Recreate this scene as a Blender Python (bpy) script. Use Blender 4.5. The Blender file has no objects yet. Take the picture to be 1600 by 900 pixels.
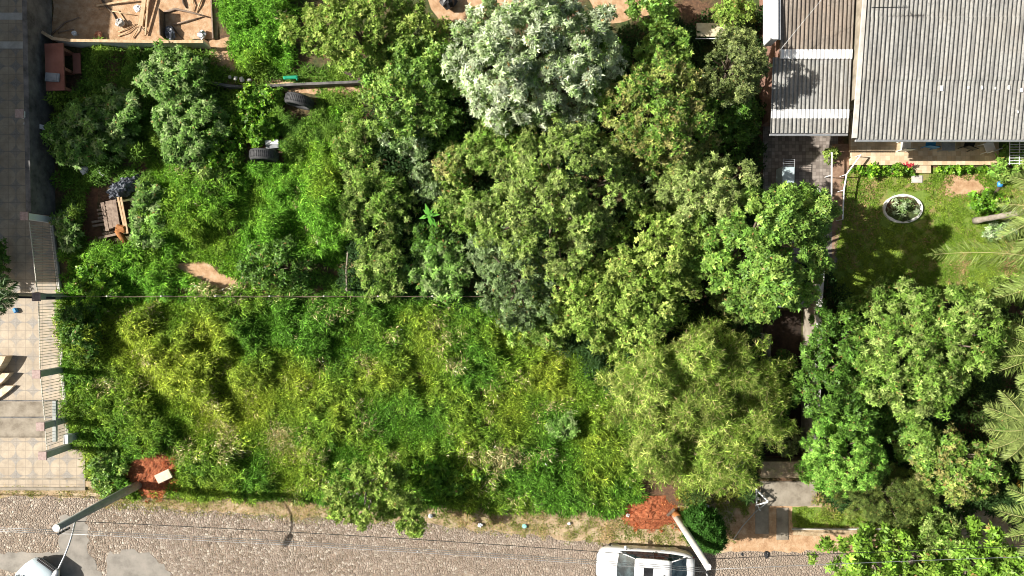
import bpy, math, random
import numpy as np
from mathutils import Vector, Matrix
R = math.radians
H = 34.0                      # camera height in metres above the lot
M = 0.03                      # metres per photo pixel on the ground

# ------------------------------------------------------------------ camera, sky, sun, exposure
sc = bpy.context.scene
col = sc.collection
cam = bpy.data.objects.new('camera', bpy.data.cameras.new('camera'))
cam.location = (0, 0, H)
cam.data.sensor_width = 36
cam.data.lens = 36 * H / 48.0
cam.data.clip_end = 1000
col.objects.link(cam)
sc.camera = cam
SUN_EL, SHDIR = R(37), R(-4)
w = bpy.data.worlds.new('World'); sc.world = w; w.use_nodes = True
nt = w.node_tree
sky = nt.nodes.new('ShaderNodeTexSky'); sky.sky_type = 'NISHITA'; sky.sun_disc = False
sky.sun_elevation = SUN_EL; sky.sun_rotation = R(274)
tint = nt.nodes.new('ShaderNodeMix'); tint.data_type = 'RGBA'; tint.blend_type = 'MULTIPLY'; tint.inputs[0].default_value = 1
tint.inputs[7].default_value = (1.0, .90, .74, 1)     # sky light tinted warm so that shade comes out less blue
nt.links.new(sky.outputs[0], tint.inputs[6]); nt.links.new(tint.outputs[2], nt.nodes['Background'].inputs[0])
nt.nodes['Background'].inputs[1].default_value = 0.066
sky.dust_density = 2.5; sky.ozone_density = .6
sun = bpy.data.objects.new('sun', bpy.data.lights.new('sun', 'SUN'))
sun.data.energy = 4.9; sun.data.angle = R(0.5); sun.data.color = (1, 0.955, 0.88)
d = Vector((math.cos(SHDIR) * math.cos(SUN_EL), math.sin(SHDIR) * math.cos(SUN_EL), -math.sin(SUN_EL)))
sun.rotation_euler = d.to_track_quat('-Z', 'Y').to_euler()
sun.location = (-20, 0, 30)
col.objects.link(sun)
sc.view_settings.view_transform = 'Standard'
sc.view_settings.look = 'None'
sc.view_settings.gamma = 1
sc.view_settings.exposure = .98
sc.cycles.filter_width = 1.0
sc.cycles.max_bounces = 5
sc.cycles.transmission_bounces = 3
sc.cycles.transparent_max_bounces = 4

rng = np.random.default_rng(7)
random.seed(7)

# ------------------------------------------------------------------ helpers
def P(px, py, h=0.0):
    """world point of height h that stands over the lot where the photo shows pixel px, py"""
    k = M * (H - h) / H
    return Vector(((px - 800) * k, (450 - py) * k, h))
def G(px, py):
    return ((px - 800) * M, (450 - py) * M)
def lin(r, g, b):
    f = lambda c: (c / 255 / 12.92) if c / 255 <= .04045 else ((c / 255 + .055) / 1.055) ** 2.4
    return (f(r), f(g), f(b))

def tag(o, label=None, cat=None, group=None, kind=None):
    if label: o['label'] = label
    if cat: o['category'] = cat
    if group: o['group'] = group
    if kind: o['kind'] = kind
    return o
def empty(name, loc=(0, 0, 0), rz=0, label=None, cat=None, group=None):
    o = bpy.data.objects.new(name, None); col.objects.link(o)
    o.empty_display_size = 0.2
    o.location = loc; o.rotation_euler = (0, 0, rz)
    return tag(o, label, cat, group)
def copy_tree(o, parent=None):
    c = o.copy(); col.objects.link(c); c.parent = parent
    for ch in [x for x in bpy.data.objects if x.parent == o]:
        copy_tree(ch, c)
    return c

class MB:
    def __init__(s): s.v = []; s.f = []; s.m = []
    def quad_strip(s, rings, closed=True, cap=True, mi=0):
        b = len(s.v); n = len(rings[0])
        for r in rings: s.v += [tuple(p) for p in r]
        for i in range(len(rings) - 1):
            for j in range(n if closed else n - 1):
                k = (j + 1) % n
                s.f.append((b + i*n + j, b + i*n + k, b + (i+1)*n + k, b + (i+1)*n + j)); s.m.append(mi)
        if cap and closed:
            s.f.append(tuple(b + j for j in range(n))[::-1]); s.m.append(mi)
            s.f.append(tuple(b + (len(rings)-1)*n + j for j in range(n))); s.m.append(mi)
        return s
    def box(s, c, size, rz=0, mi=0, bev=0.0, tilt=None):
        hx, hy, hz = size[0]/2, size[1]/2, size[2]/2
        m = Matrix.Rotation(rz, 3, 'Z')
        if tilt is not None: m = m @ tilt
        if bev <= 0: bev = min(hx, hy, hz) * 0.08
        def ring(x, y, z):
            k = bev
            pts = [(x-k, -y), (x, -y+k), (x, y-k), (x-k, y), (-x+k, y), (-x, y-k), (-x, -y+k), (-x+k, -y)]
            return [Vector(c) + m @ Vector((a, b2, z)) for a, b2 in pts]
        s.quad_strip([ring(hx-bev, hy-bev, -hz), ring(hx, hy, -hz+bev), ring(hx, hy, hz-bev), ring(hx-bev, hy-bev, hz)], mi=mi)
        return s
    def tube(s, pts, rad, n=8, mi=0):
        pts = [Vector(p) for p in pts]
        rad = [float(q) for q in rad] if hasattr(rad, '__len__') else [float(rad)] * len(pts)
        rings = []
        for i, p in enumerate(pts):
            t = (pts[min(i+1, len(pts)-1)] - pts[max(i-1, 0)]).normalized()
            a = t.cross(Vector((0, 0, 1)))
            if a.length < 1e-3: a = t.cross(Vector((1, 0, 0)))
            a.normalize(); b = t.cross(a)
            rings.append([p + rad[i] * (math.cos(2*math.pi*k/n) * a + math.sin(2*math.pi*k/n) * b) for k in range(n)])
        return s.quad_strip(rings, mi=mi)
    def poly(s, pts, z, mi=0):
        b = len(s.v); s.v += [(p[0], p[1], z) for p in pts]; s.f.append(tuple(range(b, b + len(pts)))); s.m.append(mi); return s
    def prism(s, pts, z0, z1, mi=0):
        if sum(pts[i][0]*pts[(i+1) % len(pts)][1] - pts[(i+1) % len(pts)][0]*pts[i][1] for i in range(len(pts))) < 0: pts = pts[::-1]
        return s.quad_strip([[(x, y, z0) for x, y in pts], [(x, y, z1) for x, y in pts]], mi=mi)
    def build(s, name, mats, parent=None, smooth=False, jitter=0):
        me = bpy.data.meshes.new(name)
        vv = s.v
        if jitter: vv = [tuple(c + random.uniform(-jitter, jitter) for c in v) for v in vv]
        me.from_pydata(vv, [], s.f)
        if not isinstance(mats, (list, tuple)): mats = [mats]
        for m in mats: me.materials.append(m)
        me.polygons.foreach_set('material_index', s.m)
        if smooth: me.polygons.foreach_set('use_smooth', [True] * len(s.f))
        me.update()
        o = bpy.data.objects.new(name, me); col.objects.link(o)
        if parent: o.parent = parent
        return o
def rel(parent_loc):
    pl = Vector(parent_loc)
    return lambda p: Vector(p) - pl

# ---- value noise (numpy)
class Noise:
    def __init__(s, seed, n=64):
        s.g = np.random.default_rng(seed).random((n, n)); s.n = n
    def one(s, x, y):
        xi = np.floor(x).astype(int); yi = np.floor(y).astype(int)
        fx = x - xi; fy = y - yi
        fx = fx*fx*(3-2*fx); fy = fy*fy*(3-2*fy)
        n = s.n; g = s.g
        a = g[xi % n, yi % n]; b = g[(xi+1) % n, yi % n]; c = g[xi % n, (yi+1) % n]; e = g[(xi+1) % n, (yi+1) % n]
        return (a*(1-fx)+b*fx)*(1-fy) + (c*(1-fx)+e*fx)*fy
    def fbm(s, x, y, oct=3):
        t = 0; a = 1; w_ = 0
        for i in range(oct):
            t = t + a*s.one(x*2**i + 17*i, y*2**i + 5*i); w_ += a; a *= .5
        return t / w_
N1, N2, N3 = Noise(1), Noise(2), Noise(3)
def inpoly(x, y, poly):
    r = np.zeros(x.shape, bool); n = len(poly)
    for i in range(n):
        x1, y1 = poly[i]; x2, y2 = poly[(i+1) % n]
        if y1 == y2: continue
        r ^= ((y1 > y) != (y2 > y)) & (x < (x2-x1)*(y-y1)/(y2-y1)+x1)
    return r

# ---- leaf soup: n folded diamonds
def leaf_arrays(p, a, nrm, L, W, fold=0.25, bend=0.15):
    s = np.cross(a, nrm); s /= np.linalg.norm(s, axis=1, keepdims=True) + 1e-9
    n2 = np.cross(s, a)
    L = L[:, None]; W = W[:, None]
    mid = p + a*L*0.45
    v = np.empty((len(p), 4, 3), np.float32)
    v[:, 0] = p
    v[:, 1] = mid + s*W*.5 + n2*W*fold*.6
    v[:, 2] = p + a*L - n2*L*bend
    v[:, 3] = mid - s*W*.5 + n2*W*fold*.6
    return v
def soup(name, v, c, mat, parent=None):
    """v (n,4,3) c (n,3)"""
    n = len(v)
    me = bpy.data.meshes.new(name)
    me.vertices.add(4*n); me.vertices.foreach_set('co', np.ascontiguousarray(v, np.float32).ravel())
    me.loops.add(4*n); me.loops.foreach_set('vertex_index', np.arange(4*n, dtype=np.int32))
    me.polygons.add(n)
    me.polygons.foreach_set('loop_start', np.arange(0, 4*n, 4, dtype=np.int32))
    at = me.attributes.new('Col', 'FLOAT_COLOR', 'POINT')
    cc = np.ones((n, 4, 4), np.float32); cc[:, :, :3] = np.clip(c, 0, 1)[:, None, :]
    at.data.foreach_set('color', cc.ravel())
    me.materials.append(mat)
    me.update(calc_edges=True)
    o = bpy.data.objects.new(name, me); col.objects.link(o)
    if parent: o.parent = parent
    return o
def unit(v): return v / (np.linalg.norm(v, axis=-1, keepdims=True) + 1e-9)
def rosettes(p, d, n, L, W, elev, r, bend=.15, fold=.25, lj=.3):
    """n leaves around each twig tip p pointing along d"""
    m = len(p)
    t = np.cross(d, r.normal(size=(m, 3))); t = unit(t); b = np.cross(d, t)
    ph = (np.arange(n)[None] / n * 2*np.pi + r.uniform(0, 6.28, (m, 1)) + r.normal(0, .25, (m, n)))
    el = elev + r.normal(0, .25, (m, n))
    a = (np.cos(ph)*np.cos(el))[..., None]*t[:, None] + (np.sin(ph)*np.cos(el))[..., None]*b[:, None] + np.sin(el)[..., None]*d[:, None]
    a = a.reshape(-1, 3); dd = np.repeat(d, n, 0); pp = np.repeat(p, n, 0)
    sz = np.repeat(r.uniform(.75, 1.25, m), n) * r.uniform(1-lj, 1+lj, m*n)
    pp = pp + dd * (r.uniform(-.5, .2, (m*n, 1)) * L)
    return leaf_arrays(pp, unit(a), dd, L*sz, W*sz, fold, bend)

# ------------------------------------------------------------------ materials
def new_mat(name):
    m = bpy.data.materials.new(name); m.use_nodes = True
    nt = m.node_tree
    return m, nt, nt.nodes['Principled BSDF']
def nd(nt, t, **k):
    n = nt.nodes.new(t)
    for a, v in k.items():
        if a.startswith('i_'):
            key = a[2:]
            key = int(key) if key.isdigit() else key.replace('_', ' ')
            if hasattr(v, 'is_output') or isinstance(v, bpy.types.NodeSocket): nt.links.new(v, n.inputs[key])
            else: n.inputs[key].default_value = v
        else: setattr(n, a, v)
    return n
def ramp(nt, fac, stops):
    n = nt.nodes.new('ShaderNodeValToRGB'); e = n.color_ramp.elements
    while len(e) < len(stops): e.new(0.5)
    for i, (p, c) in enumerate(stops):
        e[i].position = p; e[i].color = (*c[:3], 1)
    nt.links.new(fac, n.inputs[0]); return n.outputs[0]
def math_(nt, op, a, b=None, c=None):
    n = nt.nodes.new('ShaderNodeMath'); n.operation = op
    for i, v in enumerate((a, b, c)):
        if v is None: continue
        if isinstance(v, bpy.types.NodeSocket): nt.links.new(v, n.inputs[i])
        else: n.inputs[i].default_value = v
    return n.outputs[0]
def mixc(nt, f, a, b):
    n = nt.nodes.new('ShaderNodeMix'); n.data_type = 'RGBA'
    for i, v in ((0, f), (6, a), (7, b)):
        if isinstance(v, bpy.types.NodeSocket): nt.links.new(v, n.inputs[i])
        else: n.inputs[i].default_value = v if i == 0 else (*v[:3], 1)
    return n.outputs[2]
def noise_tex(nt, scale, detail=4, rough=.6, co=None):
    n = nt.nodes.new('ShaderNodeTexNoise'); n.inputs['Scale'].default_value = scale
    n.inputs['Detail'].default_value = detail; n.inputs['Roughness'].default_value = rough
    if co is None: co = objco(nt)
    nt.links.new(co, n.inputs['Vector'])
    return n.outputs[0]
def objco(nt):
    for n in nt.nodes:
        if n.bl_idname == 'ShaderNodeNewGeometry': return n.outputs['Position']
    return nt.nodes.new('ShaderNodeNewGeometry').outputs['Position']
def bump(nt, bsdf, h, strength=.5, dist=.02):
    b = nt.nodes.new('ShaderNodeBump'); b.inputs['Strength'].default_value = strength; b.inputs['Distance'].default_value = dist
    nt.links.new(h, b.inputs['Height']); nt.links.new(b.outputs[0], bsdf.inputs['Normal'])
def mottled(name, c1, c2, scale=3, rough=.85, metallic=0, bmp=.3, c3=None, spec=.3, bdist=.01):
    m, nt, b = new_mat(name)
    n = noise_tex(nt, scale, 6, .65)
    st = [(.35, c1), (.65, c2)] if c3 is None else [(.3, c1), (.5, c2), (.68, c3)]
    nt.links.new(ramp(nt, n, st), b.inputs['Base Color'])
    b.inputs['Roughness'].default_value = rough; b.inputs['Metallic'].default_value = metallic
    b.inputs['Specular IOR Level'].default_value = spec
    if bmp: bump(nt, b, noise_tex(nt, scale*6, 4), bmp, bdist)
    return m

def foliage_mat(name, rough=.5, trans=.28, spec=.35):
    m, nt, b = new_mat(name)
    at = nt.nodes.new('ShaderNodeAttribute'); at.attribute_name = 'Col'
    nt.links.new(at.outputs['Color'], b.inputs['Base Color'])
    b.inputs['Roughness'].default_value = rough; b.inputs['Specular IOR Level'].default_value = spec
    tr = nt.nodes.new('ShaderNodeBsdfTranslucent')
    mc = nd(nt, 'ShaderNodeMix', data_type='RGBA', blend_type='MULTIPLY')
    mc.inputs[0].default_value = 1
    nt.links.new(at.outputs['Color'], mc.inputs[6]); mc.inputs[7].default_value = (1.1, 1.25, .45, 1)
    nt.links.new(mc.outputs[2], tr.inputs[0])
    mx = nt.nodes.new('ShaderNodeMixShader'); mx.inputs[0].default_value = trans
    nt.links.new(b.outputs[0], mx.inputs[1]); nt.links.new(tr.outputs[0], mx.inputs[2])
    nt.links.new(mx.outputs[0], nt.nodes['Material Output'].inputs[0])
    return m
LEAF = foliage_mat('leaf', .6, .24, .12)
GLOSSY = foliage_mat('glossy leaf', .45, .22, .25)
MATTE = foliage_mat('matte leaf', .7, .25, .1)
BARK = mottled('bark', (.10, .075, .05), (.2, .16, .12), 8, .9, bmp=.6)
PALEBARK = mottled('pale bark', (.22, .19, .15), (.36, .32, .27), 6, .9, bmp=.6)

def soil_mat():
    m, nt, b = new_mat('soil')
    n1 = noise_tex(nt, .5, 6, .6); n2 = noise_tex(nt, 7, 5, .7)
    c = ramp(nt, n2, [(.3, (.05, .03, .018)), (.55, (.13, .07, .038)), (.75, (.24, .15, .08))])
    g = ramp(nt, n2, [(.3, (.02, .035, .008)), (.6, (.06, .09, .02)), (.8, (.10, .10, .035))])
    f = ramp(nt, n1, [(.42, (0, 0, 0)), (.6, (1, 1, 1))])
    nt.links.new(mixc(nt, f, c, g), b.inputs['Base Color']); b.inputs['Roughness'].default_value = .95
    bump(nt, b, n2, .7, .05); return m
SOIL = soil_mat()
REDSOIL = mottled('red soil', (.17, .05, .022), (.33, .10, .042), 5, .95, bmp=.9, c3=(.44, .17, .08), bdist=.06)
BARE = mottled('bare tan soil', (.30, .17, .09), (.44, .28, .16), 3, .95, bmp=.7, c3=(.54, .39, .26), bdist=.03)
VERGE = mottled('dry verge', (.24, .17, .09), (.38, .28, .17), 2.2, .95, bmp=.7, c3=(.5, .41, .28), bdist=.03)

def cobble_mat():
    m, nt, b = new_mat('cobblestone')
    co = objco(nt)
    wn = nd(nt, 'ShaderNodeTexNoise', i_Vector=co, i_Scale=.9)
    add = nd(nt, 'ShaderNodeMixRGB', blend_type='ADD', i_Fac=.25, i_Color1=co, i_Color2=wn.outputs[1])
    v = nd(nt, 'ShaderNodeTexVoronoi', i_Vector=add.outputs[0], i_Scale=8.8, i_Randomness=1.0)
    ve = nd(nt, 'ShaderNodeTexVoronoi', i_Vector=add.outputs[0], i_Scale=8.8, i_Randomness=1.0, feature='DISTANCE_TO_EDGE')
    sep = nt.nodes.new('ShaderNodeSeparateColor'); nt.links.new(v.outputs['Color'], sep.inputs[0])
    stone = ramp(nt, sep.outputs[0], [(0, (.11, .085, .06)), (.35, (.22, .18, .135)), (.75, (.32, .27, .21)), (1, (.52, .47, .39))])
    big = noise_tex(nt, .35, 4, .6); mid = noise_tex(nt, 2.2, 5, .7); fine = noise_tex(nt, 30, 3, .7)
    dirt = ramp(nt, mid, [(.3, (.17, .11, .07)), (.7, (.38, .27, .19))])
    e = ramp(nt, ve.outputs['Distance'], [(.0, (0, 0, 0)), (.11, (1, 1, 1))])
    c = mixc(nt, e, dirt, stone)
    bf = ramp(nt, big, [(.38, (.15, .15, .15)), (.62, (.75, .75, .75))])
    worn = mixc(nt, bf, c, mixc(nt, .5, c, ramp(nt, mid, [(.3, (.24, .19, .15)), (.7, (.37, .31, .26))])))
    sepp = nt.nodes.new('ShaderNodeSeparateXYZ'); nt.links.new(co, sepp.inputs[0])
    # sand washed over the stones on the eastern stretch
    sx = nd(nt, 'ShaderNodeMapRange', i_Value=sepp.outputs[0], i_1=-10.0, i_2=12.0); 
    sand = math_(nt, 'MULTIPLY', sx.outputs[0], ramp(nt, mid, [(.3, (.35, .35, .35)), (.6, (.9, .9, .9))]))
    fin = mixc(nt, sand, worn, ramp(nt, fine, [(.3, (.21, .16, .12)), (.7, (.40, .32, .25))]))
    nt.links.new(fin, b.inputs['Base Color']); b.inputs['Roughness'].default_value = .85
    hgt = math_(nt, 'ADD', ramp(nt, ve.outputs['Distance'], [(0, (0, 0, 0)), (.2, (1, 1, 1))]), math_(nt, 'MULTIPLY', sep.outputs[1], .8))
    bump(nt, b, hgt, 1.0, .03)
    return m
COBBLE = cobble_mat()
ASPH = mottled('cement patch', (.16, .145, .125), (.25, .23, .20), 1.3, .9, bmp=.4, c3=(.30, .27, .235))
CONC = mottled('old concrete', (.14, .115, .085), (.26, .225, .175), 1.6, .9, bmp=.4, c3=(.34, .30, .24))
PALECONC = mottled('pale concrete', (.40, .38, .34), (.56, .54, .5), 2.5, .85, bmp=.3)
DARKWALL = mottled('grey wall with shade', (.05, .05, .048), (.13, .125, .12), 1.8, .95, bmp=.4, c3=(.2, .19, .18))  # dark grey carries the shade of the left wall's face in its colour
WHITEWALL = mottled('white stained render', (.6, .59, .55), (.8, .79, .75), 2, .8, bmp=.2)
WHITE = mottled('white paint', (.74, .74, .72), (.82, .82, .80), 2, .5, bmp=.0)
CREAMPAINT = mottled('dusty cream paint', (.46, .43, .37), (.6, .57, .5), 3, .7, bmp=0)
GREYPAINT = mottled('grey green paint', (.27, .30, .28), (.36, .38, .36), 3, .7, bmp=.1)
PINKSTONE = mottled('pink stone cap', (.28, .2, .18), (.42, .32, .29), 9, .85, bmp=.4)
WOOD = mottled('weathered wood', (.17, .12, .09), (.32, .24, .18), 7, .85, bmp=.5)
PALEWOOD = mottled('pale cut wood', (.40, .27, .15), (.58, .43, .27), 6, .85, bmp=.4)
DARKWOOD = mottled('dark stick', (.06, .045, .035), (.15, .11, .08), 7, .9, bmp=.4)
RUST = mottled('rusty iron', (.22, .075, .02), (.38, .17, .055), 9, .8, bmp=.4)
RUBBER = mottled('tyre rubber', (.035, .036, .038), (.075, .075, .078), 8, .75, bmp=.3)
STEEL = mottled('galvanised steel', (.35, .36, .37), (.5, .51, .52), 5, .45, .6, bmp=.1)
BROWNPANEL = mottled('red brown panel', (.20, .075, .05), (.29, .12, .085), 1.5, .75, bmp=.2)
BLACK = mottled('black plastic', (.012, .012, .013), (.03, .03, .032), 5, .4, bmp=.0)
SHEETBLACK = mottled('black plastic sheeting', (.03, .032, .04), (.22, .24, .28), 6, .35, bmp=.6)
BAG = mottled('white plastic bag', (.6, .62, .64), (.82, .83, .84), 8, .45, bmp=.5)
GREENPL = mottled('green plastic', (.01, .22, .12), (.02, .32, .18), 5, .4, bmp=.1)
TEALPL = mottled('teal plastic', (.25, .6, .52), (.35, .7, .62), 5, .4, bmp=.1)
BLUEPL = mottled('blue plastic', (.02, .16, .42), (.05, .28, .55), 5, .4, bmp=.1)
YELLOWPL = mottled('yellow plastic', (.6, .45, .03), (.7, .55, .06), 5, .5, bmp=.1)
BRICK = mottled('worn brick', (.38, .14, .08), (.5, .24, .15), 6, .9, bmp=.4)
GREYBOARD = mottled('grey board', (.2, .21, .22), (.3, .31, .32), 4, .8, bmp=.2)
ROOFTILE = mottled('roof tile', (.28, .12, .07), (.4, .2, .12), 3, .9, bmp=.4)

def carpaint(name, c):
    m, nt, b = new_mat(name)
    n = noise_tex(nt, 1.5, 4)
    nt.links.new(ramp(nt, n, [(.3, tuple(x*.94 for x in c)), (.7, c)]), b.inputs['Base Color'])
    b.inputs['Roughness'].default_value = .3; b.inputs['Coat Weight'].default_value = .6; b.inputs['Coat Roughness'].default_value = .06
    return m
CARWHITE = carpaint('white car paint', (.8, .8, .8)); CARICE = carpaint('pale blue white car paint', (.62, .72, .76))
def glass_mat():
    m, nt, b = new_mat('dark car glass')
    n = noise_tex(nt, 3, 4, .6)
    nt.links.new(ramp(nt, n, [(.4, (.012, .02, .024)), (.7, (.06, .09, .1))]), b.inputs['Base Color'])
    b.inputs['Roughness'].default_value = .06; b.inputs['Specular IOR Level'].default_value = .8
    return m
GLASS = glass_mat()
def grid_lines(nt, co_axis, size, width):
    fr = math_(nt, 'FRACT', math_(nt, 'DIVIDE', co_axis, size))
    a = math_(nt, 'ABSOLUTE', math_(nt, 'SUBTRACT', fr, .5))
    return math_(nt, 'GREATER_THAN', a, .5 - width/size/2)
def petal_mat():
    m, nt, b = new_mat('petal floor tiles')
    co = objco(nt); s = nt.nodes.new('ShaderNodeSeparateXYZ'); nt.links.new(co, s.inputs[0])
    T = .80
    fx = math_(nt, 'SUBTRACT', math_(nt, 'FRACT', math_(nt, 'DIVIDE', math_(nt, 'ADD', s.outputs[0], .05), T)), .5)
    fy = math_(nt, 'SUBTRACT', math_(nt, 'FRACT', math_(nt, 'DIVIDE', s.outputs[1], T)), .5)
    d2 = math_(nt, 'SQRT', math_(nt, 'ADD', math_(nt, 'MULTIPLY', fx, fx), math_(nt, 'MULTIPLY', fy, fy)))
    star = nd(nt, 'ShaderNodeMapRange', i_Value=d2, i_1=.475, i_2=.5)
    mott = noise_tex(nt, 1.1, 5, .65); fine = noise_tex(nt, 18, 4, .7); patch = noise_tex(nt, .8, 3, .5)
    cream = ramp(nt, mott, [(.3, (.27, .215, .15)), (.65, (.43, .355, .26))])
    grey = ramp(nt, fine, [(.3, (.13, .125, .12)), (.7, (.30, .29, .27))])
    wear = ramp(nt, patch, [(.35, (.85, .85, .85)), (.65, (.25, .25, .25))])
    c = mixc(nt, math_(nt, 'MULTIPLY', star.outputs[0], wear), cream, grey)
    ring = math_(nt, 'LESS_THAN', math_(nt, 'ABSOLUTE', math_(nt, 'SUBTRACT', d2, .475)), .012)
    g = math_(nt, 'MAXIMUM', grid_lines(nt, s.outputs[0], T/2, .018), grid_lines(nt, s.outputs[1], T/2, .018))
    g = math_(nt, 'MAXIMUM', g, math_(nt, 'MULTIPLY', ring, .25))
    c = mixc(nt, math_(nt, 'MULTIPLY', g, .55), c, (.12, .10, .08))
    c = mixc(nt, ramp(nt, noise_tex(nt, 2.3, 6, .72), [(.5, (0, 0, 0)), (.72, (.6, .6, .6))]), c, (.17, .145, .115))
    nt.links.new(c, b.inputs['Base Color']); b.inputs['Roughness'].default_value = .7
    return m
PETAL = petal_mat()
def tile_mat(name, ca, cb, size, grout, lw=.012):
    m, nt, b = new_mat(name)
    co = objco(nt); s = nt.nodes.new('ShaderNodeSeparateXYZ'); nt.links.new(co, s.inputs[0])
    sc_ = nd(nt, 'ShaderNodeVectorMath', operation='SCALE', i_0=co); sc_.inputs['Scale'].default_value = 1/size
    fl = nd(nt, 'ShaderNodeVectorMath', operation='FLOOR', i_0=sc_.outputs[0])
    wn = nd(nt, 'ShaderNodeTexWhiteNoise', noise_dimensions='2D', i_Vector=fl.outputs[0])
    base = ramp(nt, wn.outputs[0], [(0, ca), (1, cb)])
    mt = ramp(nt, noise_tex(nt, 2.5, 5), [(.3, (.7, .7, .7)), (.7, (1.1, 1.1, 1.1))])
    mm = nd(nt, 'ShaderNodeMix', data_type='RGBA', blend_type='MULTIPLY'); mm.inputs[0].default_value = 1
    nt.links.new(base, mm.inputs[6]); nt.links.new(mt, mm.inputs[7])
    g = math_(nt, 'MAXIMUM', grid_lines(nt, s.outputs[0], size, lw), grid_lines(nt, s.outputs[1], size, lw))
    nt.links.new(mixc(nt, math_(nt, 'MULTIPLY', g, .6), mm.outputs[2], grout), b.inputs['Base Color'])
    b.inputs['Roughness'].default_value = .65
    return m
CREAMTILE = tile_mat('cream terrace tiles', (.58, .42, .26), (.72, .59, .42), .22, (.35, .26, .18))
DRIVETILE = tile_mat('brown grey drive tiles', (.16, .13, .11), (.36, .31, .27), .16, (.10, .085, .07), .02)
def roof_mat(name, base, dark, brown):
    m, nt, b = new_mat(name)
    n = noise_tex(nt, 9, 6, .75); n2 = noise_tex(nt, .7, 4, .6); n3 = noise_tex(nt, 2.6, 5, .7)
    mp = nd(nt, 'ShaderNodeMapping'); mp.inputs['Scale'].default_value = (5, .45, 1); nt.links.new(objco(nt), mp.inputs[0])
    st = noise_tex(nt, 1.4, 4, .6, mp.outputs[0])
    c = ramp(nt, n, [(.25, dark), (.5, base), (.8, tuple(min(1, x*1.25) for x in base))])
    c = mixc(nt, ramp(nt, n2, [(.45, (0, 0, 0)), (.75, (.6, .6, .6))]), c, brown)
    c = mixc(nt, ramp(nt, st, [(.42, (0, 0, 0)), (.72, (.8, .8, .8))]), c, dark)
    c = mixc(nt, ramp(nt, n3, [(.6, (0, 0, 0)), (.8, (.7, .7, .7))]), c, dark)
    nt.links.new(c, b.inputs['Base Color']); b.inputs['Roughness'].default_value = .95; b.inputs['Specular IOR Level'].default_value = .1
    return m
ROOFA = roof_mat('fibre cement roof', (.275, .272, .255), (.105, .104, .10), (.25, .225, .19))
ROOFB = roof_mat('browned fibre cement roof', (.22, .19, .16), (.09, .078, .065), (.22, .16, .115))
SKYL = mottled('white roof sheet', (.72, .72, .70), (.8, .8, .79), 3, .5, bmp=0)

# ------------------------------------------------------------------ ground and paved surfaces
def sheet(name, pts, z, mat, kind='structure'):
    mb = MB(); mb.poly(pts, z)
    o = mb.build(name, mat)
    if o.data.polygons[0].normal.z < 0: o.data.flip_normals()
    return tag(o, kind=kind)
def rough_sheet(name, pts, z, mat, amp=.12, step=.5):
    """sheet with an uneven outline"""
    out = []
    n = len(pts)
    for i in range(n):
        a = Vector(pts[i]).to_2d(); b = Vector(pts[(i+1) % n]).to_2d()
        k = max(1, int((b-a).length/step))
        for j in range(k):
            p = a.lerp(b, j/k)
            if abs(p.x) < 28 and abs(p.y) < 16: p = p + Vector((random.uniform(-amp, amp), random.uniform(-amp, amp)))
            out.append((p.x, p.y))
    return sheet(name, out, z, mat)
tag(MB().poly([(-160, -160), (160, -160), (160, 160), (-160, 160)], 0).build('ground', SOIL), kind='structure')
rough_sheet('dry_verge', [G(118, 745), G(240, 770), G(420, 780), G(700, 790), G(950, 800), G(1200, 780), G(1420, 790), G(2200, 800), G(2200, 900), G(-900, 900), G(-900, 766)], .004, VERGE)
rough_sheet('cobbled_road', [G(-1900, 772), G(130, 776), G(300, 798), G(480, 808), G(700, 822), G(940, 848), G(1120, 862), G(1330, 858), G(3000, 858), G(3000, 1200), G(-1900, 1200)], .010, COBBLE, .10, .35)
rough_sheet('cement_patch', [G(96, 806), G(135, 806), G(138, 860), G(160, 905), G(60, 905), G(-60, 870), G(20, 862), G(92, 862)], .016, ASPH, .10, .22)
rough_sheet('cement_repair', [G(170, 864), G(210, 860), G(240, 868), G(262, 890), G(275, 930), G(160, 935)], .016, ASPH, .12, .22)
sheet('sidewalk', [G(-900, 684), G(133, 684), G(133, 762), G(-900, 762)], .02, PETAL)
tag(MB().box((*G(-380, 748), .015), (30.9, .08, .07)).build('sidewalk_edge', CONC), kind='structure')
tag(MB().box((*G(-380, 763), .05), (30.9, .14, .10)).build('kerb', CONC), kind='structure')
sheet('neighbour_terrace', [G(-900, -400), G(68, -400), G(80, 340), G(100, 628), G(-900, 628)], .012, PETAL)
sheet('driveway_slab', [G(-900, 628), G(96, 628), G(104, 684), G(-900, 684)], .014, CONC)
for y_, nm in ((26, 'terrace_band'), (71, 'terrace_band')):
    sheet(nm, [G(-200, y_-6), G(62, y_-6), G(63, y_+5), G(-200, y_+5)], .017, PALECONC)
for y_ in (626, 652, 683):
    tag(MB().box((*G(-360, y_), .02), (27.0, .07, .035)).build('driveway_joint', DARKWALL if y_ != 683 else CONC), kind='structure')
rough_sheet('bare_earth_yard', [G(78, -200), G(345, -200), G(338, 64), G(82, 66)], .004, BARE)
rough_sheet('bare_earth_patch', [G(270, 410), G(325, 405), G(345, 425), G(380, 440), G(360, 460), G(320, 450), G(285, 425)], .01, BARE, .1, .3)
rough_sheet('bare_earth_patch', [G(330, 118), G(420, 124), G(560, 118), G(590, 135), G(588, 152), G(540, 158), G(460, 145), G(360, 146)], .01, BARE, .1, .3)
rough_sheet('bare_earth_patch', [G(328, 60), G(365, 60), G(372, 112), G(330, 112)], .01, BARE, .1, .3)
rough_sheet('bare_earth_patch', [G(640, -60), G(820, -60), G(830, 20), G(760, 30), G(690, 40)], .008, BARE, .1, .3)
rough_sheet('bare_earth_patch', [G(900, -60), G(1020, -60), G(1030, 20), G(960, 40), G(930, 20)], .008, BARE, .1, .3)
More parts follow.
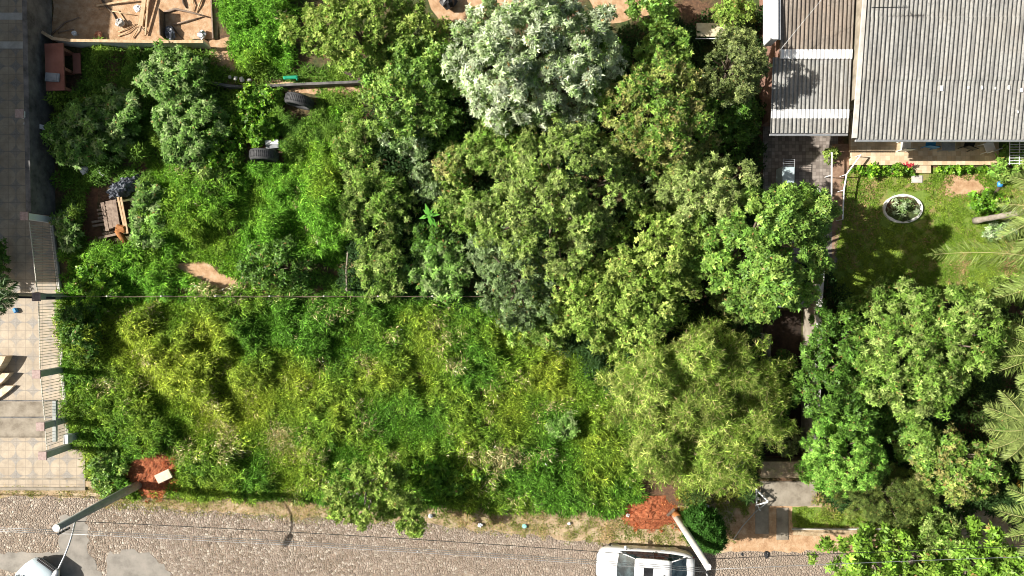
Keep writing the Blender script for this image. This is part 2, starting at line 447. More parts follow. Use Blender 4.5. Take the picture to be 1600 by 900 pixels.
rough_sheet('bare_earth_patch', [G(104, 240), G(150, 250), G(160, 400), G(140, 420), G(100, 410)], .008, mottled('dark brown soil', (.10, .05, .03), (.2, .10, .055), 4, .95), .1, .3)  # darker brown than the other bare patches
rough_sheet('sandy_forecourt', [G(1150, 786), G(1236, 786), G(1240, 836), G(1380, 838), G(1500, 850), G(1500, 862), G(1130, 862)], .013, BARE, .08, .3)
tag(MB().box((*G(1232, 771), .035), (2.65, 1.15, .07)).build('concrete_apron', CONC), kind='structure')
tag(MB().box((*G(1190, 812), .03), (.62, 1.3, .05)).build('concrete_strip', CONC), kind='structure')
tag(MB().box((*G(1222, 818), .03), (.55, 1.5, .05)).build('concrete_strip', CONC), kind='structure')
tag(MB().box((*G(1330, 826), .05), (5.6, .07, .10)).build('kerb_edge', PALECONC), kind='structure')
sheet('tiled_driveway', [G(1192, -200), G(1312, -200), G(1308, 420), G(1192, 420)], .012, DRIVETILE)

# lawn
def lawn_mat():
    m, nt, b = new_mat('lawn base')
    n1 = noise_tex(nt, .9, 6, .65); n2 = noise_tex(nt, 14, 4, .7)
    g = ramp(nt, n2, [(.3, (.09, .16, .02)), (.7, (.2, .28, .04))])
    bn = ramp(nt, n2, [(.3, (.22, .13, .06)), (.7, (.38, .25, .13))])
    nt.links.new(mixc(nt, ramp(nt, n1, [(.5, (0, 0, 0)), (.72, (1, 1, 1))]), g, bn), b.inputs['Base Color'])
    b.inputs['Roughness'].default_value = .95; bump(nt, b, n2, .6, .03); return m
LAWN = lawn_mat()
rough_sheet('bare_lawn_patch', [G(1484, 276), G(1532, 276), G(1548, 296), G(1525, 310), G(1480, 308), G(1462, 298)], .009, BARE, .15, .2)
sheet('lawn', [G(1314, 262), G(2000, 262), G(2000, 470), G(1290, 470)], .006, LAWN)
rough_sheet('lawn_strip', [G(1236, 792), G(1500, 795), G(1500, 824), G(1238, 824)], .012, LAWN, .03, .3)

# ------------------------------------------------------------------ grass (nobody could count it)
def grass(name, polys, excl, dens, n_blade, L, W, Hh, palf, seed, rad=.35, lean=.8, hfun=None, mat=LEAF, sweep=0):
    r = np.random.default_rng(seed)
    polys = [[G(*p) for p in q] for q in polys]; excl = [[G(*p) for p in q] for q in excl]
    allp = np.array([p for q in polys for p in q])
    x0, y0 = allp.min(0); x1, y1 = allp.max(0)
    n = int((x1-x0)*(y1-y0)*dens)
    x = r.uniform(x0, x1, n); y = r.uniform(y0, y1, n)
    ok = np.zeros(n, bool)
    for q in polys: ok |= inpoly(x, y, q)
    for q in excl: ok &= ~inpoly(x, y, q)
    x, y = x[ok], y[ok]; n = len(x)
    th = Hh * (.35 + 1.1*N1.fbm(x*.55, y*.55, 3)) * r.uniform(.55, 1.4, n)
    if hfun is not None: th = th * hfun(x, y)
    nb = n_blade
    tr_ = rad * r.uniform(.6, 1.4, n)
    ph = r.uniform(0, 6.283, (n, nb)); rr = np.sqrt(r.uniform(0, 1, (n, nb)))
    ox = np.cos(ph)*rr; oy = np.sin(ph)*rr
    bx = x[:, None] + ox*tr_[:, None]; by = y[:, None] + oy*tr_[:, None]
    dome = np.sqrt(np.clip(1-rr**2*.85, 0.05, 1))
    tip = th[:, None]*dome*r.uniform(.6, 1.1, (n, nb))
    ln = L*r.uniform(.6, 1.3, (n, nb))
    az = r.uniform(0, 6.283, (n, nb)); k = rr*lean
    dx = ox*lean*.5 + np.cos(az)*.75; dy = oy*lean*.5 + np.sin(az)*.75
    if sweep:
        sa = -.6 + 2.4*(N2.fbm(x*.28+50, y*.28+50, 2)-.5) + r.normal(0, .25, n)
        dx = dx*.62 + sweep*np.cos(sa)[:, None]; dy = dy*.62 + sweep*np.sin(sa)[:, None]
    dz = r.uniform(.25, 1.0, (n, nb))
    a = unit(np.stack([dx, dy, dz], -1).reshape(-1, 3))
    bz = np.clip(tip.ravel() - a[:, 2]*ln.ravel(), .0, None)
    p = np.stack([bx.ravel(), by.ravel(), bz], -1)
    keep = np.ones(len(p), bool)
    for q in excl: keep &= ~inpoly(p[:, 0], p[:, 1], q)
    nrm = unit(np.stack([-a[:, 0]*a[:, 2], -a[:, 1]*a[:, 2], 1-a[:, 2]**2], -1) + r.normal(0, .35, (len(p), 3)))
    c = palf(p[:, 0], p[:, 1], r, np.repeat(np.arange(n), nb))
    v = leaf_arrays(p, a, nrm, ln.ravel(), W*r.uniform(.7, 1.3, len(p)), .1, .35)
    return tag(soup(name, v[keep], c[keep], mat), kind='stuff')
def gauss(x, y, px, py, sx, sy, amp=1):
    gx, gy = G(px, py)
    return amp*np.exp(-((x-gx)/(sx*M))**2 - ((y-gy)/(sy*M))**2)
def pal(green, yellow, straw, yf, sf, var=.25):
    green, yellow, straw = map(np.array, (green, yellow, straw))
    def f(x, y, r, tid):
        nz = N2.fbm(x*.5+9, y*.5+3, 4); tn = r.normal(0, .75, tid.max()+1)[tid]
        yw = np.clip(yf(x, y) + (nz-.5)*1.5 + tn*.16, 0, 1)[:, None]
        c = green*(1-yw) + yellow*yw
        nz2 = N3.fbm(x*.9+2, y*.9, 4)
        sw = np.clip(sf(x, y) + (nz2-.62)*2.4 + tn*.03, 0, .7)
        sel = (r.random(len(x)) < sw)[:, None]
        c = np.where(sel, straw, c)
        c = c*(1 + tn[:, None]*.10)
        return np.clip(c*np.exp(r.normal(0, var, (len(x), 1))), .005, .9)
    return f
GREEN = (.085, .205, .02); YEL = (.26, .33, .035); STRAW = (.50, .42, .22); LUSH = (.12, .285, .025)
def yf_field(x, y):
    return (.18 + gauss(x, y, 250, 540, 110, 80, .7) + gauss(x, y, 330, 640, 120, 70, .55) + gauss(x, y, 450, 600, 90, 60, .5)
            + gauss(x, y, 660, 560, 160, 90, .2) + gauss(x, y, 860, 590, 90, 70, .3) + gauss(x, y, 480, 520, 90, 50, -.3))
def sf_field(x, y):
    return (-.02 + gauss(x, y, 310, 660, 70, 45, .55) + gauss(x, y, 370, 450, 200, 12, .4) + gauss(x, y, 710, 460, 60, 14, .5)
            + gauss(x, y, 740, 705, 80, 18, .5) + gauss(x, y, 470, 690, 80, 25, .35) + gauss(x, y, 715, 565, 20, 14, .5)
            + gauss(x, y, 870, 600, 40, 25, .35) + gauss(x, y, 790, 712, 25, 14, .8))
field_poly = [(96, 466), (760, 466), (880, 500), (1000, 560), (1000, 788), (965, 802), (720, 790), (560, 785), (500, 779), (262, 772), (236, 774), (175, 770), (150, 740), (130, 700), (108, 640)]
ex_field = [[(cx_+a_*math.cos(k_*.524)*(1+.22*math.sin(k_*2.7+cx_)), cy_+b_*math.sin(k_*.524)*(1+.22*math.sin(k_*3.9))) for k_ in range(12)] for cx_, cy_, a_, b_ in ((236, 738, 37, 31), (1012, 798, 42, 20))]
dx0, dy0 = G(175, 510); dx1, dy1 = G(310, 700)
def h_field(x, y):
    # a trodden furrow crossing the west end and hollows between the mounds
    L2 = (dx1-dx0)**2 + (dy1-dy0)**2
    t = ((x-dx0)*(dx1-dx0) + (y-dy0)*(dy1-dy0))/L2
    dd = np.abs((x-dx0)*(dy1-dy0) - (y-dy0)*(dx1-dx0))/math.sqrt(L2)
    fur = 1 - .93*np.exp(-(dd/.5)**2)*((t > 0) & (t < 1))
    nz = N3.fbm(x*.75+30, y*.75+8, 3)
    hol = np.clip((nz-.36)*6, .05, 1)
    edge = np.clip(((-y) - 9.3)/1.2, 0, 1)        # lower towards the street
    w_ = 1 + gauss(x, y, 240, 520, 90, 50, .5) + gauss(x, y, 300, 600, 90, 60, .35)
    return fur*hol*(1-.6*edge)*w_
grass('tall_field_grass', [field_poly], ex_field, 24.0, 80, .24, .031, .85, pal(GREEN, YEL, STRAW, yf_field, sf_field, .5), 11, sweep=.3, rad=.24, hfun=h_field)
mound = [[(395, 350), (450, 260), (470, 200), (520, 170), (560, 165), (560, 300), (545, 420), (450, 400), (400, 420)],
         [(245, 262), (350, 262), (352, 420), (300, 410), (235, 400), (120, 465), (112, 400), (160, 385), (225, 385)],
         [(358, 262), (440, 262), (430, 330), (390, 380), (372, 440), (356, 440)],
         [(345, -30), (470, -30), (455, 105), (400, 118), (365, 90)],
         [(120, 395), (260, 395), (400, 440), (400, 466), (105, 466)]]
ex_m = [[(270, 410), (325, 405), (345, 425), (380, 440), (350, 455), (285, 425)]]
grass('lush_mound_grass', mound, ex_m, 22.0, 100, .23, .030, .92,
      pal(LUSH, (.22, .30, .03), STRAW, lambda x, y: .12 + gauss(x, y, 520, 285, 30, 25, .6) + gauss(x, y, 300, 340, 60, 60, .25), lambda x, y: -.25 + 0*x + gauss(x, y, 300, 450, 160, 14, .5), .5), 12,
      rad=.24, sweep=.3, hfun=lambda x, y: np.clip((N3.fbm(x*.8, y*.8, 3)-.25)*3.2, .15, 1.2)*(1+gauss(x, y, 480, 330, 70, 90, .6)))
grass('rank_weeds', [[(90, 70), (330, 75), (345, 260), (240, 262), (225, 385), (110, 400), (95, 240)], [(318, 130), (560, 150), (560, 200), (440, 262), (345, 262), (318, 180)], [(430, 105), (590, 118), (585, 134), (330, 122), (330, 112)],
      [(400, 430), (700, 430), (760, 466), (400, 466)]],
      [[(140, 290), (225, 290), (225, 400), (140, 400)], [(72, 70), (130, 70), (130, 145), (72, 145)], [(300, 215), (350, 215), (345, 262), (300, 262)], [(388, 214), (446, 212), (448, 262), (388, 262)], [(444, 142), (496, 142), (500, 178), (446, 176)]], 7.0, 190, .19, .033, .85,
      pal((.09, .20, .025), (.2, .29, .035), STRAW, lambda x, y: .2+0*x, lambda x, y: -.3+0*x, .3), 13, rad=.34, hfun=lambda x, y: np.clip((N1.fbm(x*1.1, y*1.1, 3)-.3)*3, .1, 1.1))
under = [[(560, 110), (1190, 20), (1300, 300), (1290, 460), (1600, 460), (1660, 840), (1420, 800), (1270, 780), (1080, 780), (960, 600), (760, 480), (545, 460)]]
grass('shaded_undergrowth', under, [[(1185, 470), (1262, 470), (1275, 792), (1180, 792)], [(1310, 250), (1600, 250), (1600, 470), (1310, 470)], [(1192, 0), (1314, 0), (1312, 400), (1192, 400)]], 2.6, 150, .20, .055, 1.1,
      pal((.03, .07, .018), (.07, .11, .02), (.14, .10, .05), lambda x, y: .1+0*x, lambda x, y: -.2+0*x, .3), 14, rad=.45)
grass('lawn_grass', [[(1318, 272), (1640, 262), (1640, 470), (1295, 470)], [(1238, 794), (1480, 797), (1480, 822), (1240, 822)]],
      [[(1490, 280), (1528, 282), (1538, 296), (1515, 304), (1482, 300)], [(1378, 300), (1444, 300), (1444, 350), (1378, 350)], [(1424, 256), (1452, 256), (1452, 280), (1424, 280)]],
      42, 26, .085, .028, .08, pal((.13, .235, .022), (.26, .34, .045), (.40, .28, .14), lambda x, y: .4+0*x, lambda x, y: .2 + gauss(x, y, 1500, 292, 50, 30, .8) + gauss(x, y, 1570, 380, 60, 80, .2), .22), 15, rad=.12)
grass('verge_grass', [[(150, 768), (262, 772), (500, 784), (960, 806), (1060, 820), (1150, 800), (1150, 846), (1050, 852), (930, 846), (700, 824), (480, 812), (300, 802), (160, 790)], [(0, 764), (150, 764), (150, 776), (0, 774)]], [], 22, 30, .09, .022, .09,
      pal((.13, .18, .03), (.25, .25, .06), (.42, .30, .15), lambda x, y: .45+0*x, lambda x, y: .62+0*x, .3), 16, rad=.22, hfun=lambda x, y: np.clip((N1.fbm(x*1.3, y*1.3, 3)-.3)*4, 0.05, 1))
grass('wayside_grass', [[(1060, 750), (1180, 760), (1180, 800), (1060, 806)], [(1270, 770), (1330, 780), (1450, 790), (1450, 838), (1380, 836), (1275, 800)]], [], 9, 60, .16, .026, .22,
      pal((.13, .20, .03), (.26, .28, .05), (.42, .30, .15), lambda x, y: .35+0*x, lambda x, y: .15+0*x, .25), 17, rad=.22)
grass('driveway_edge_weeds', [[(88, 345), (100, 345), (122, 700), (108, 700)]], [], 6, 60, .2, .03, .4, pal(LUSH, (.2, .26, .03), STRAW, lambda x, y: .1+0*x, lambda x, y: -.2+0*x), 18, rad=.2)

# ------------------------------------------------------------------ trees and shrubs
K = {  # leaf kinds: length, width, leaves per twig tip, tips per m2, elevation, clump radius, colours, material
 'silver': dict(L=0.168, W=0.050, n=9, d=78, el=.35, cr=0.30, pal=[(.47, .54, .36), (.35, .44, .24), (.56, .62, .46), (.24, .35, .13)], m=MATTE),
 'silver2': dict(L=0.151, W=0.046, n=8, d=67, el=.35, cr=0.25, pal=[(.34, .42, .25), (.18, .30, .09), (.24, .34, .14)], m=MATTE),
 'sage': dict(L=0.143, W=0.046, n=8, d=81, el=.35, cr=0.27, pal=[(.19, .30, .055), (.13, .24, .035), (.27, .36, .10)], m=LEAF),
 'lime': dict(L=0.118, W=0.055, n=6, d=108, el=.45, cr=0.30, pal=[(.25, .35, .07), (.18, .29, .045), (.33, .41, .10), (.21, .31, .06)], m=LEAF),
 'bright': dict(L=0.134, W=0.059, n=6, d=101, el=.4, cr=0.30, pal=[(.17, .30, .05), (.13, .255, .04), (.24, .36, .07)], m=GLOSSY),
 'yellowtip': dict(L=0.126, W=0.050, n=6, d=101, el=.45, cr=0.30, pal=[(.15, .27, .04), (.25, .30, .07), (.11, .22, .03), (.28, .27, .09)], m=GLOSSY),
 'olive': dict(L=0.109, W=0.046, n=7, d=114, el=.4, cr=0.30, pal=[(.23, .33, .075), (.17, .27, .05), (.30, .38, .11), (.20, .26, .085)], m=LEAF),
 'paleolive': dict(L=0.118, W=0.042, n=7, d=114, el=.4, cr=0.27, pal=[(.27, .35, .11), (.20, .28, .07), (.34, .40, .15)], m=MATTE),
 'greydark': dict(L=0.109, W=0.046, n=6, d=101, el=.3, cr=0.27, pal=[(.15, .23, .08), (.12, .19, .06), (.21, .29, .13)], m=GLOSSY),
 'deep': dict(L=0.126, W=0.050, n=6, d=94, el=.4, cr=0.30, pal=[(.085, .19, .025), (.12, .235, .035), (.07, .155, .02)], m=GLOSSY),
 'drab': dict(L=0.109, W=0.046, n=7, d=108, el=.4, cr=0.30, pal=[(.15, .19, .06), (.11, .15, .045), (.2, .24, .08)], m=GLOSSY),
 'bamboo': dict(L=0.218, W=0.025, n=9, d=114, el=.1, cr=0.45, pal=[(.29, .38, .075), (.20, .31, .045), (.38, .44, .12), (.16, .26, .04)], m=LEAF),
 'castor': dict(L=0.160, W=0.055, n=8, d=56, el=.05, cr=0.22, pal=[(.13, .25, .045), (.19, .33, .075), (.09, .19, .03), (.27, .37, .14)], m=LEAF),
 'feather': dict(L=0.101, W=0.013, n=12, d=148, el=.5, cr=0.25, pal=[(0.112, 0.168, 0.036), (0.157, 0.204, 0.048), (0.090, 0.132, 0.032)], m=LEAF),
 'fern': dict(L=0.109, W=0.034, n=8, d=135, el=.2, cr=0.22, pal=[(.19, .37, .055), (.13, .29, .04), (.25, .42, .08)], m=LEAF),
 'conifer': dict(L=0.076, W=0.021, n=8, d=216, el=.6, cr=0.22, pal=[(0.045, 0.132, 0.016), (0.078, 0.180, 0.020), (0.034, 0.096, 0.012)], m=LEAF),
 'bigleaf': dict(L=0.202, W=0.084, n=6, d=51, el=.25, cr=0.30, pal=[(.18, .33, .035), (.14, .26, .03), (.24, .37, .055)], m=GLOSSY),
 'croton': dict(L=0.118, W=0.067, n=6, d=94, el=.4, cr=0.22, pal=[(0.134, 0.300, 0.024), (0.224, 0.396, 0.032), (0.090, 0.204, 0.016)], m=GLOSSY),
}
def crown(x, y, rx, ry, z0, z1, kind, seed, parent, dens=1.0, flat=1.0, rotc=0.0, name='crown'):
    k = K[kind]; r = np.random.default_rng(seed)
    cr = min(k['cr'], .55*min(rx, ry))
    ncl = max(6, int(2.0*rx*ry*math.pi/(cr*cr*math.pi)))
    lob = Noise(seed+500)
    # clump centres: best-candidate over an uneven outline
    pts = []
    for i in range(ncl):
        best = None; bd = -1
        for c in range(5):
            a = r.uniform(0, 6.283); q = math.sqrt(r.uniform(0, 1))
            dmin = min([(q*math.cos(a)-u)**2+(q*math.sin(a)-v_)**2 for u, v_ in pts] or [9])
            if dmin > bd: bd = dmin; best = (q*math.cos(a), q*math.sin(a))
        pts.append(best)
    pts = np.array(pts)
    rr = np.hypot(pts[:, 0], pts[:, 1]); an = np.arctan2(pts[:, 1], pts[:, 0])
    out = .62 + .75*lob.fbm(2.6*np.cos(an)+5, 2.6*np.sin(an)+5, 2)
    out = np.clip(out, .68, 1.25)
    cx = pts[:, 0]*(rx-cr*.4)*out; cy = pts[:, 1]*(ry-cr*.4)*out
    hz = z0 + (z1-z0-cr*.7)*np.sqrt(np.clip(1-(rr*.93)**2, 0, 1))**flat * (.50+.85*lob.fbm(cx*1.0+20, cy*1.0+20, 2))
    hz = np.minimum(hz, z1-cr*.4) + r.normal(0, .14, ncl)
    low_ = r.random(ncl) < .3; hz = np.where(low_, z0 + (hz-z0)*.45, hz)
    crs = cr*r.uniform(.5, 1.35, ncl)
    tips = np.maximum(6, (k['d']*dens*2.3*crs**2*math.pi/1.5).astype(int))
    idx = np.repeat(np.arange(ncl), tips); m = len(idx)
    dd = unit(r.normal(size=(m, 3)) + np.array([0, 0, .35]))
    dd[:, 2] = np.abs(dd[:, 2])*np.where(r.random(m) < .8, 1, -.6)
    # twigs: every clump throws a few shoots further out than the rest
    nt_ = 7; tw = unit(r.normal(size=(ncl, nt_, 3))*np.array([1, 1, .6]) + np.array([0, 0, .3])); pick = r.integers(0, nt_, m)
    w_ = tw[idx, pick]; dd = unit(dd*.62 + w_*.75)
    rad_ = crs[idx]*(.35 + .85*r.random(m)**.7)
    p = np.stack([cx[idx], cy[idx], hz[idx]], -1) + dd*rad_[:, None]*np.array([1, 1, .8])
    d = unit(dd*.7 + np.array([0, 0, 2.2 if kind == 'castor' else .75]) + r.normal(0, .4, (m, 3)))
    v = rosettes(p, d, k['n'], k['L'], k['W'], k['el'], r, bend=.2 if kind != 'bamboo' else .35)
    pa = np.array(k['pal'])
    cw = r.integers(0, len(pa), ncl)[idx]; own = r.random(m) < .5
    ci = np.where(own, cw, r.integers(0, len(pa), m))
    c = pa[ci]*np.exp(r.normal(0, .27, (m, 1)))*np.exp(r.normal(0, .12, ncl))[idx][:, None]
    c = np.repeat(c, k['n'], 0)*np.exp(r.normal(0, .2, (m*k['n'], 1)))
    # small dry leaves here and there
    dry = r.random(len(c)) < .012
    c[dry] = np.array([.34, .22, .08])
    v = v.astype(np.float32)
    o = soup(name, v, c, k['m'], parent)
    return o, [(cx[i], cy[i], hz[i]) for i in range(ncl)]
SEED = [100]
def tree(name, cat, label, px, py, rx, ry, ht, kind, trunk=.12, low=.45, dens=1.0, group=None, bark=BARK, flat=1.0, crown_name='crown', limbs=16):
    SEED[0] += 7
    hm = ht*.78
    c = P(px, py, hm); f = (H-hm)/H*M
    base = Vector((c.x, c.y, 0))
    e = empty(name, base, 0, label, cat, group)
    o, cl = crown(0, 0, rx*f, ry*f, ht*low, ht, kind, SEED[0], e, dens, flat, name=crown_name)
    mb = MB(); rr = random.Random(SEED[0])
    top = Vector((rr.uniform(-.2, .2), rr.uniform(-.2, .2), ht*low*1.0))
    mb.tube([(0, 0, -.1), (top.x*.3, top.y*.4, top.z*.5), top], [trunk*1.3, trunk, trunk*.8], 8)
    for q in rr.sample(cl, min(limbs, len(cl))):
        q = Vector(q); mid = top.lerp(q, .5) + Vector((rr.uniform(-.15, .15), rr.uniform(-.15, .15), -.1*ht*.3))
        mb.tube([top-Vector((0, 0, .1)), mid, q], [trunk*.6, trunk*.35, trunk*.12], 6)
    mb.build('trunk' if ht > 2.2 else 'stem', bark, e, smooth=True)
    return e
T = tree
T('broadleaf_tree', 'tree', 'tree with silvery white leaves at the top centre, the palest crown of all', 836, 88, 131.76, 113.4, 5.8, 'silver', .16)
T('broadleaf_tree', 'tree', 'yellow green leafy tree at the top edge above the two old tyres', 566, 48, 113.4, 77.76, 4.1, 'lime', .13)
T('broadleaf_tree', 'tree', 'mid green tree between the yellow green one and the silvery white one', 638, 128, 71.28, 88.56, 3.9, 'bright', .12)
T('broadleaf_tree', 'tree', 'glossy tree with yellowish tips right of the silvery white tree', 1032, 182, 99.36, 99.36, 5.3, 'yellowtip', .15)
T('broadleaf_tree', 'tree', 'drab dark tree beside the left edge of the corrugated roof, its shadow on the sheets', 1158, 92, 47.52, 62.64, 5.8, 'drab', .12)
T('broadleaf_tree', 'tree', 'large olive green tree with rounded clumps in the middle of the wooded lot', 872, 312, 120.96, 116.64, 5.5, 'olive', .18, dens=1.05)
T('broadleaf_tree', 'tree', 'pale olive rounded tree below the glossy yellow tipped tree', 1105, 308, 84.24, 84.24, 5.1, 'paleolive', .14)
T('broadleaf_tree', 'tree', 'broad bright green tree that overhangs the tiled driveway and shades the lawn', 1212, 388, 113, 103, 7.0, 'bright', .17, low=.32, dens=1.2)
T('broadleaf_tree', 'tree', 'slim bright crown added to shade the lawn, upper right of the broad bright green tree', 1262, 322, 50, 42, 6.0, 'bright', .1, low=.4, dens=1.3)  # extra crown added to widen the shadow on the lawn
T('broadleaf_tree', 'tree', 'yellow lime tree between the olive tree and the broad bright one', 1036, 402, 82.08, 82.08, 5.2, 'lime', .14)
T('broadleaf_tree', 'tree', 'lime green tree with dense small clumps above the feathery bamboo', 968, 478, 95.04, 90.72, 4.8, 'lime', .14)
T('broadleaf_tree', 'tree', 'grey green tree with small dull leaves below the large olive tree', 812, 432, 62.64, 77.76, 4.1, 'greydark', .12)
def bamboo(label, px, py, rx, ry, ht, n_culm, seed):
    r = np.random.default_rng(seed); hm = ht*.75; c0 = P(px, py, hm); f = (H-hm)/H*M
    e = empty('bamboo_clump', (c0.x, c0.y, 0), 0, label, 'bamboo'); rx *= f; ry *= f
    allp, alld, allc = [], [], []; mb = MB(); lob = Noise(seed)
    sub = [(q_*rx*.62*math.cos(a_), q_*ry*.62*math.sin(a_), r.uniform(.72, 1.08), r.uniform(.7, 1.25), r.normal(0, .12)) for q_, a_ in [(0, 0)] + [(.55, 1.2+k_*2.1) for k_ in range(3)] + [(r.uniform(.9, 1.12), .3+k_*.698+r.normal(0, .12)) for k_ in range(9)]]
    for i in range(n_culm):
        sx_, sy_, sh_, sr_, shu = sub[r.integers(0, len(sub))]
        az = r.uniform(0, 6.283); q = r.uniform(.12, 1.0)**.6*(.78+.45*lob.one(np.array([2*math.cos(az)+4]), np.array([2*math.sin(az)+4]))[0])
        st_ = np.array([r.normal(0, rx*.33), r.normal(0, ry*.33), 0]) ; en = np.array([sx_+rx*.40*sr_*q*math.cos(az), sy_+ry*.40*sr_*q*math.sin(az), 0]); st_ = np.array([sx_*.75+r.normal(0, .25), sy_*.75+r.normal(0, .25), 0])
        top = ht*sh_*(1.02-.34*q**2)*r.uniform(.78, 1.05); t = np.linspace(0, 1, 40)[:, None]
        xy = st_ + (en-st_)*t**1.9
        z = top*np.sin(np.clip(t*1.75, 0, 3.14))[:, 0] if q > .5 else top*np.sin(t*1.45)[:, 0]
        line = np.stack([xy[:, 0], xy[:, 1], z], -1)
        mb.tube([Vector(a_.tolist()) for a_ in line[::6]], [.022]*3+[.014]*3+[.007], 4)
        hue = shu + r.normal(0, .14)
        for b in range(16, 40):
            fr = (b-16)/24; k_ = r.poisson(4.4)
            if k_ == 0: continue
            tang = line[min(b+1, 39)]-line[b-1]; tang = tang/np.linalg.norm(tang)
            sp = (.30*(1-fr)+.10)
            off = r.normal(0, sp, (k_, 3))*np.array([1, 1, .5])
            allp.append(line[b]+off); alld.append(unit(tang*.9 + off*1.6 + np.array([0, 0, .45]) + r.normal(0, .25, (k_, 3)))); allc.append(np.full(k_, hue))
    p = np.concatenate(allp); d_ = np.concatenate(alld); hu = np.concatenate(allc)
    v = rosettes(p, d_, 7, .21, .026, .75, r, bend=.3); pa = np.array(K['bamboo']['pal']); ci = r.integers(0, len(pa), len(p))
    c = pa[ci]*np.exp(hu[:, None] + r.normal(0, .28, (len(p), 1))); c = np.repeat(c, 7, 0)*np.exp(r.normal(0, .2, (len(p)*7, 1)))
    dry = r.random(len(c)) < .05; c[dry] = (.46, .37, .19)
    soup('foliage', v, c, LEAF, e); mb.build('culms', FROND0, e)
    print('bamboo tips', len(p)); return e
FROND0 = mottled('dry bamboo culm', (.30, .27, .12), (.46, .42, .22), 5, .7, bmp=0)
bamboo('wide feathery yellow green bamboo clump above the right hand red soil', 1098, 638, 172, 152, 4.5, 300, 77)
T('broadleaf_tree', 'tree', 'wide fresh green tree in the right garden left of the palms', 1452, 545, 135, 110.16, 5.5, 'sage', .18, low=.4)
T('broadleaf_tree', 'tree', 'dark green tree in shade right of the thin boundary wall', 1318, 588, 71.28, 108, 4.1, 'deep', .13)
T('fern_tree', 'tree', 'light lime green fine leaved tree above the concrete apron', 1326, 712, 62.64, 60.48, 3.9, 'fern', .10)
T('fern_tree', 'tree', 'small lime green tree at the right end of the concrete apron', 1296, 738, 36.72, 36.72, 2.8, 'fern', .07)
T('feathery_shrub', 'shrub', 'dark olive feathery shrub spreading above the narrow lawn strip', 1400, 778, 81, 51.84, 2.8, 'feather', .08, low=.3)
T('broadleaf_tree', 'tree', 'glossy tree with yellow touches at lower right above the feathery shrub', 1512, 735, 66.96, 56.16, 4.6, 'yellowtip', .13)
T('broadleaf_tree', 'tree', 'glossy bright sapling left of the yellow touched tree at lower right', 1452, 700, 38.88, 34.56, 3.9, 'bright', .09)
T('large_leaf_tree', 'tree', 'bright lime large leaved tree cut by the bottom edge right of the road', 1385, 885, 92.88, 54, 4.1, 'bigleaf', .12)
T('large_leaf_tree', 'tree', 'bright lime large leaved tree in the bottom right corner', 1545, 882, 60.48, 49.68, 4.4, 'bigleaf', .12)
T('broadleaf_tree', 'tree', 'darker small leaved tree between the two lime trees at the bottom right', 1478, 862, 47.52, 56.16, 3.7, 'sage', .10)
T('street_tree', 'tree', 'spreading small street tree on the verge with its shadow over the grass', 574, 772, 66.96, 54, 3.8, 'lime', .12, low=.5, bark=PALEBARK, dens=.95)
T('street_tree', 'tree', 'thin low offshoot crown leaning over the cobbles beside the small street tree', 642, 806, 25.92, 36.72, 3.0, 'lime', .07, low=.5, bark=PALEBARK, dens=.9)
T('castor_plant', 'plant', 'castor plant with star leaves in full sun below the white wall', 262, 112, 56, 44, 2.2, 'castor', .05, low=.3, crown_name='foliage')
T('castor_plant', 'plant', 'castor plant with star leaves just below the topmost sunlit one', 285, 195, 54, 62, 2.0, 'castor', .05, low=.3, crown_name='foliage')
T('castor_plant', 'plant', 'wide blue green castor plant in the shade of the left house', 128, 205, 60, 55, 1.8, 'castor', .05, low=.3, crown_name='foliage')
T('castor_plant', 'plant', 'pale castor plant catching the sun between shade and the sunlit pair', 182, 165, 34, 38, 2.0, 'castor', .05, low=.3, crown_name='foliage')
T('castor_plant', 'plant', 'pale castor plant growing against the right side of the board pile', 226, 335, 28, 50, 1.4, 'castor', .04, low=.3, crown_name='foliage')
T('castor_plant', 'plant', 'dark low castor plant at the foot of the white barred fence', 102, 355, 22, 36, 1.2, 'castor', .04, low=.3, crown_name='foliage')
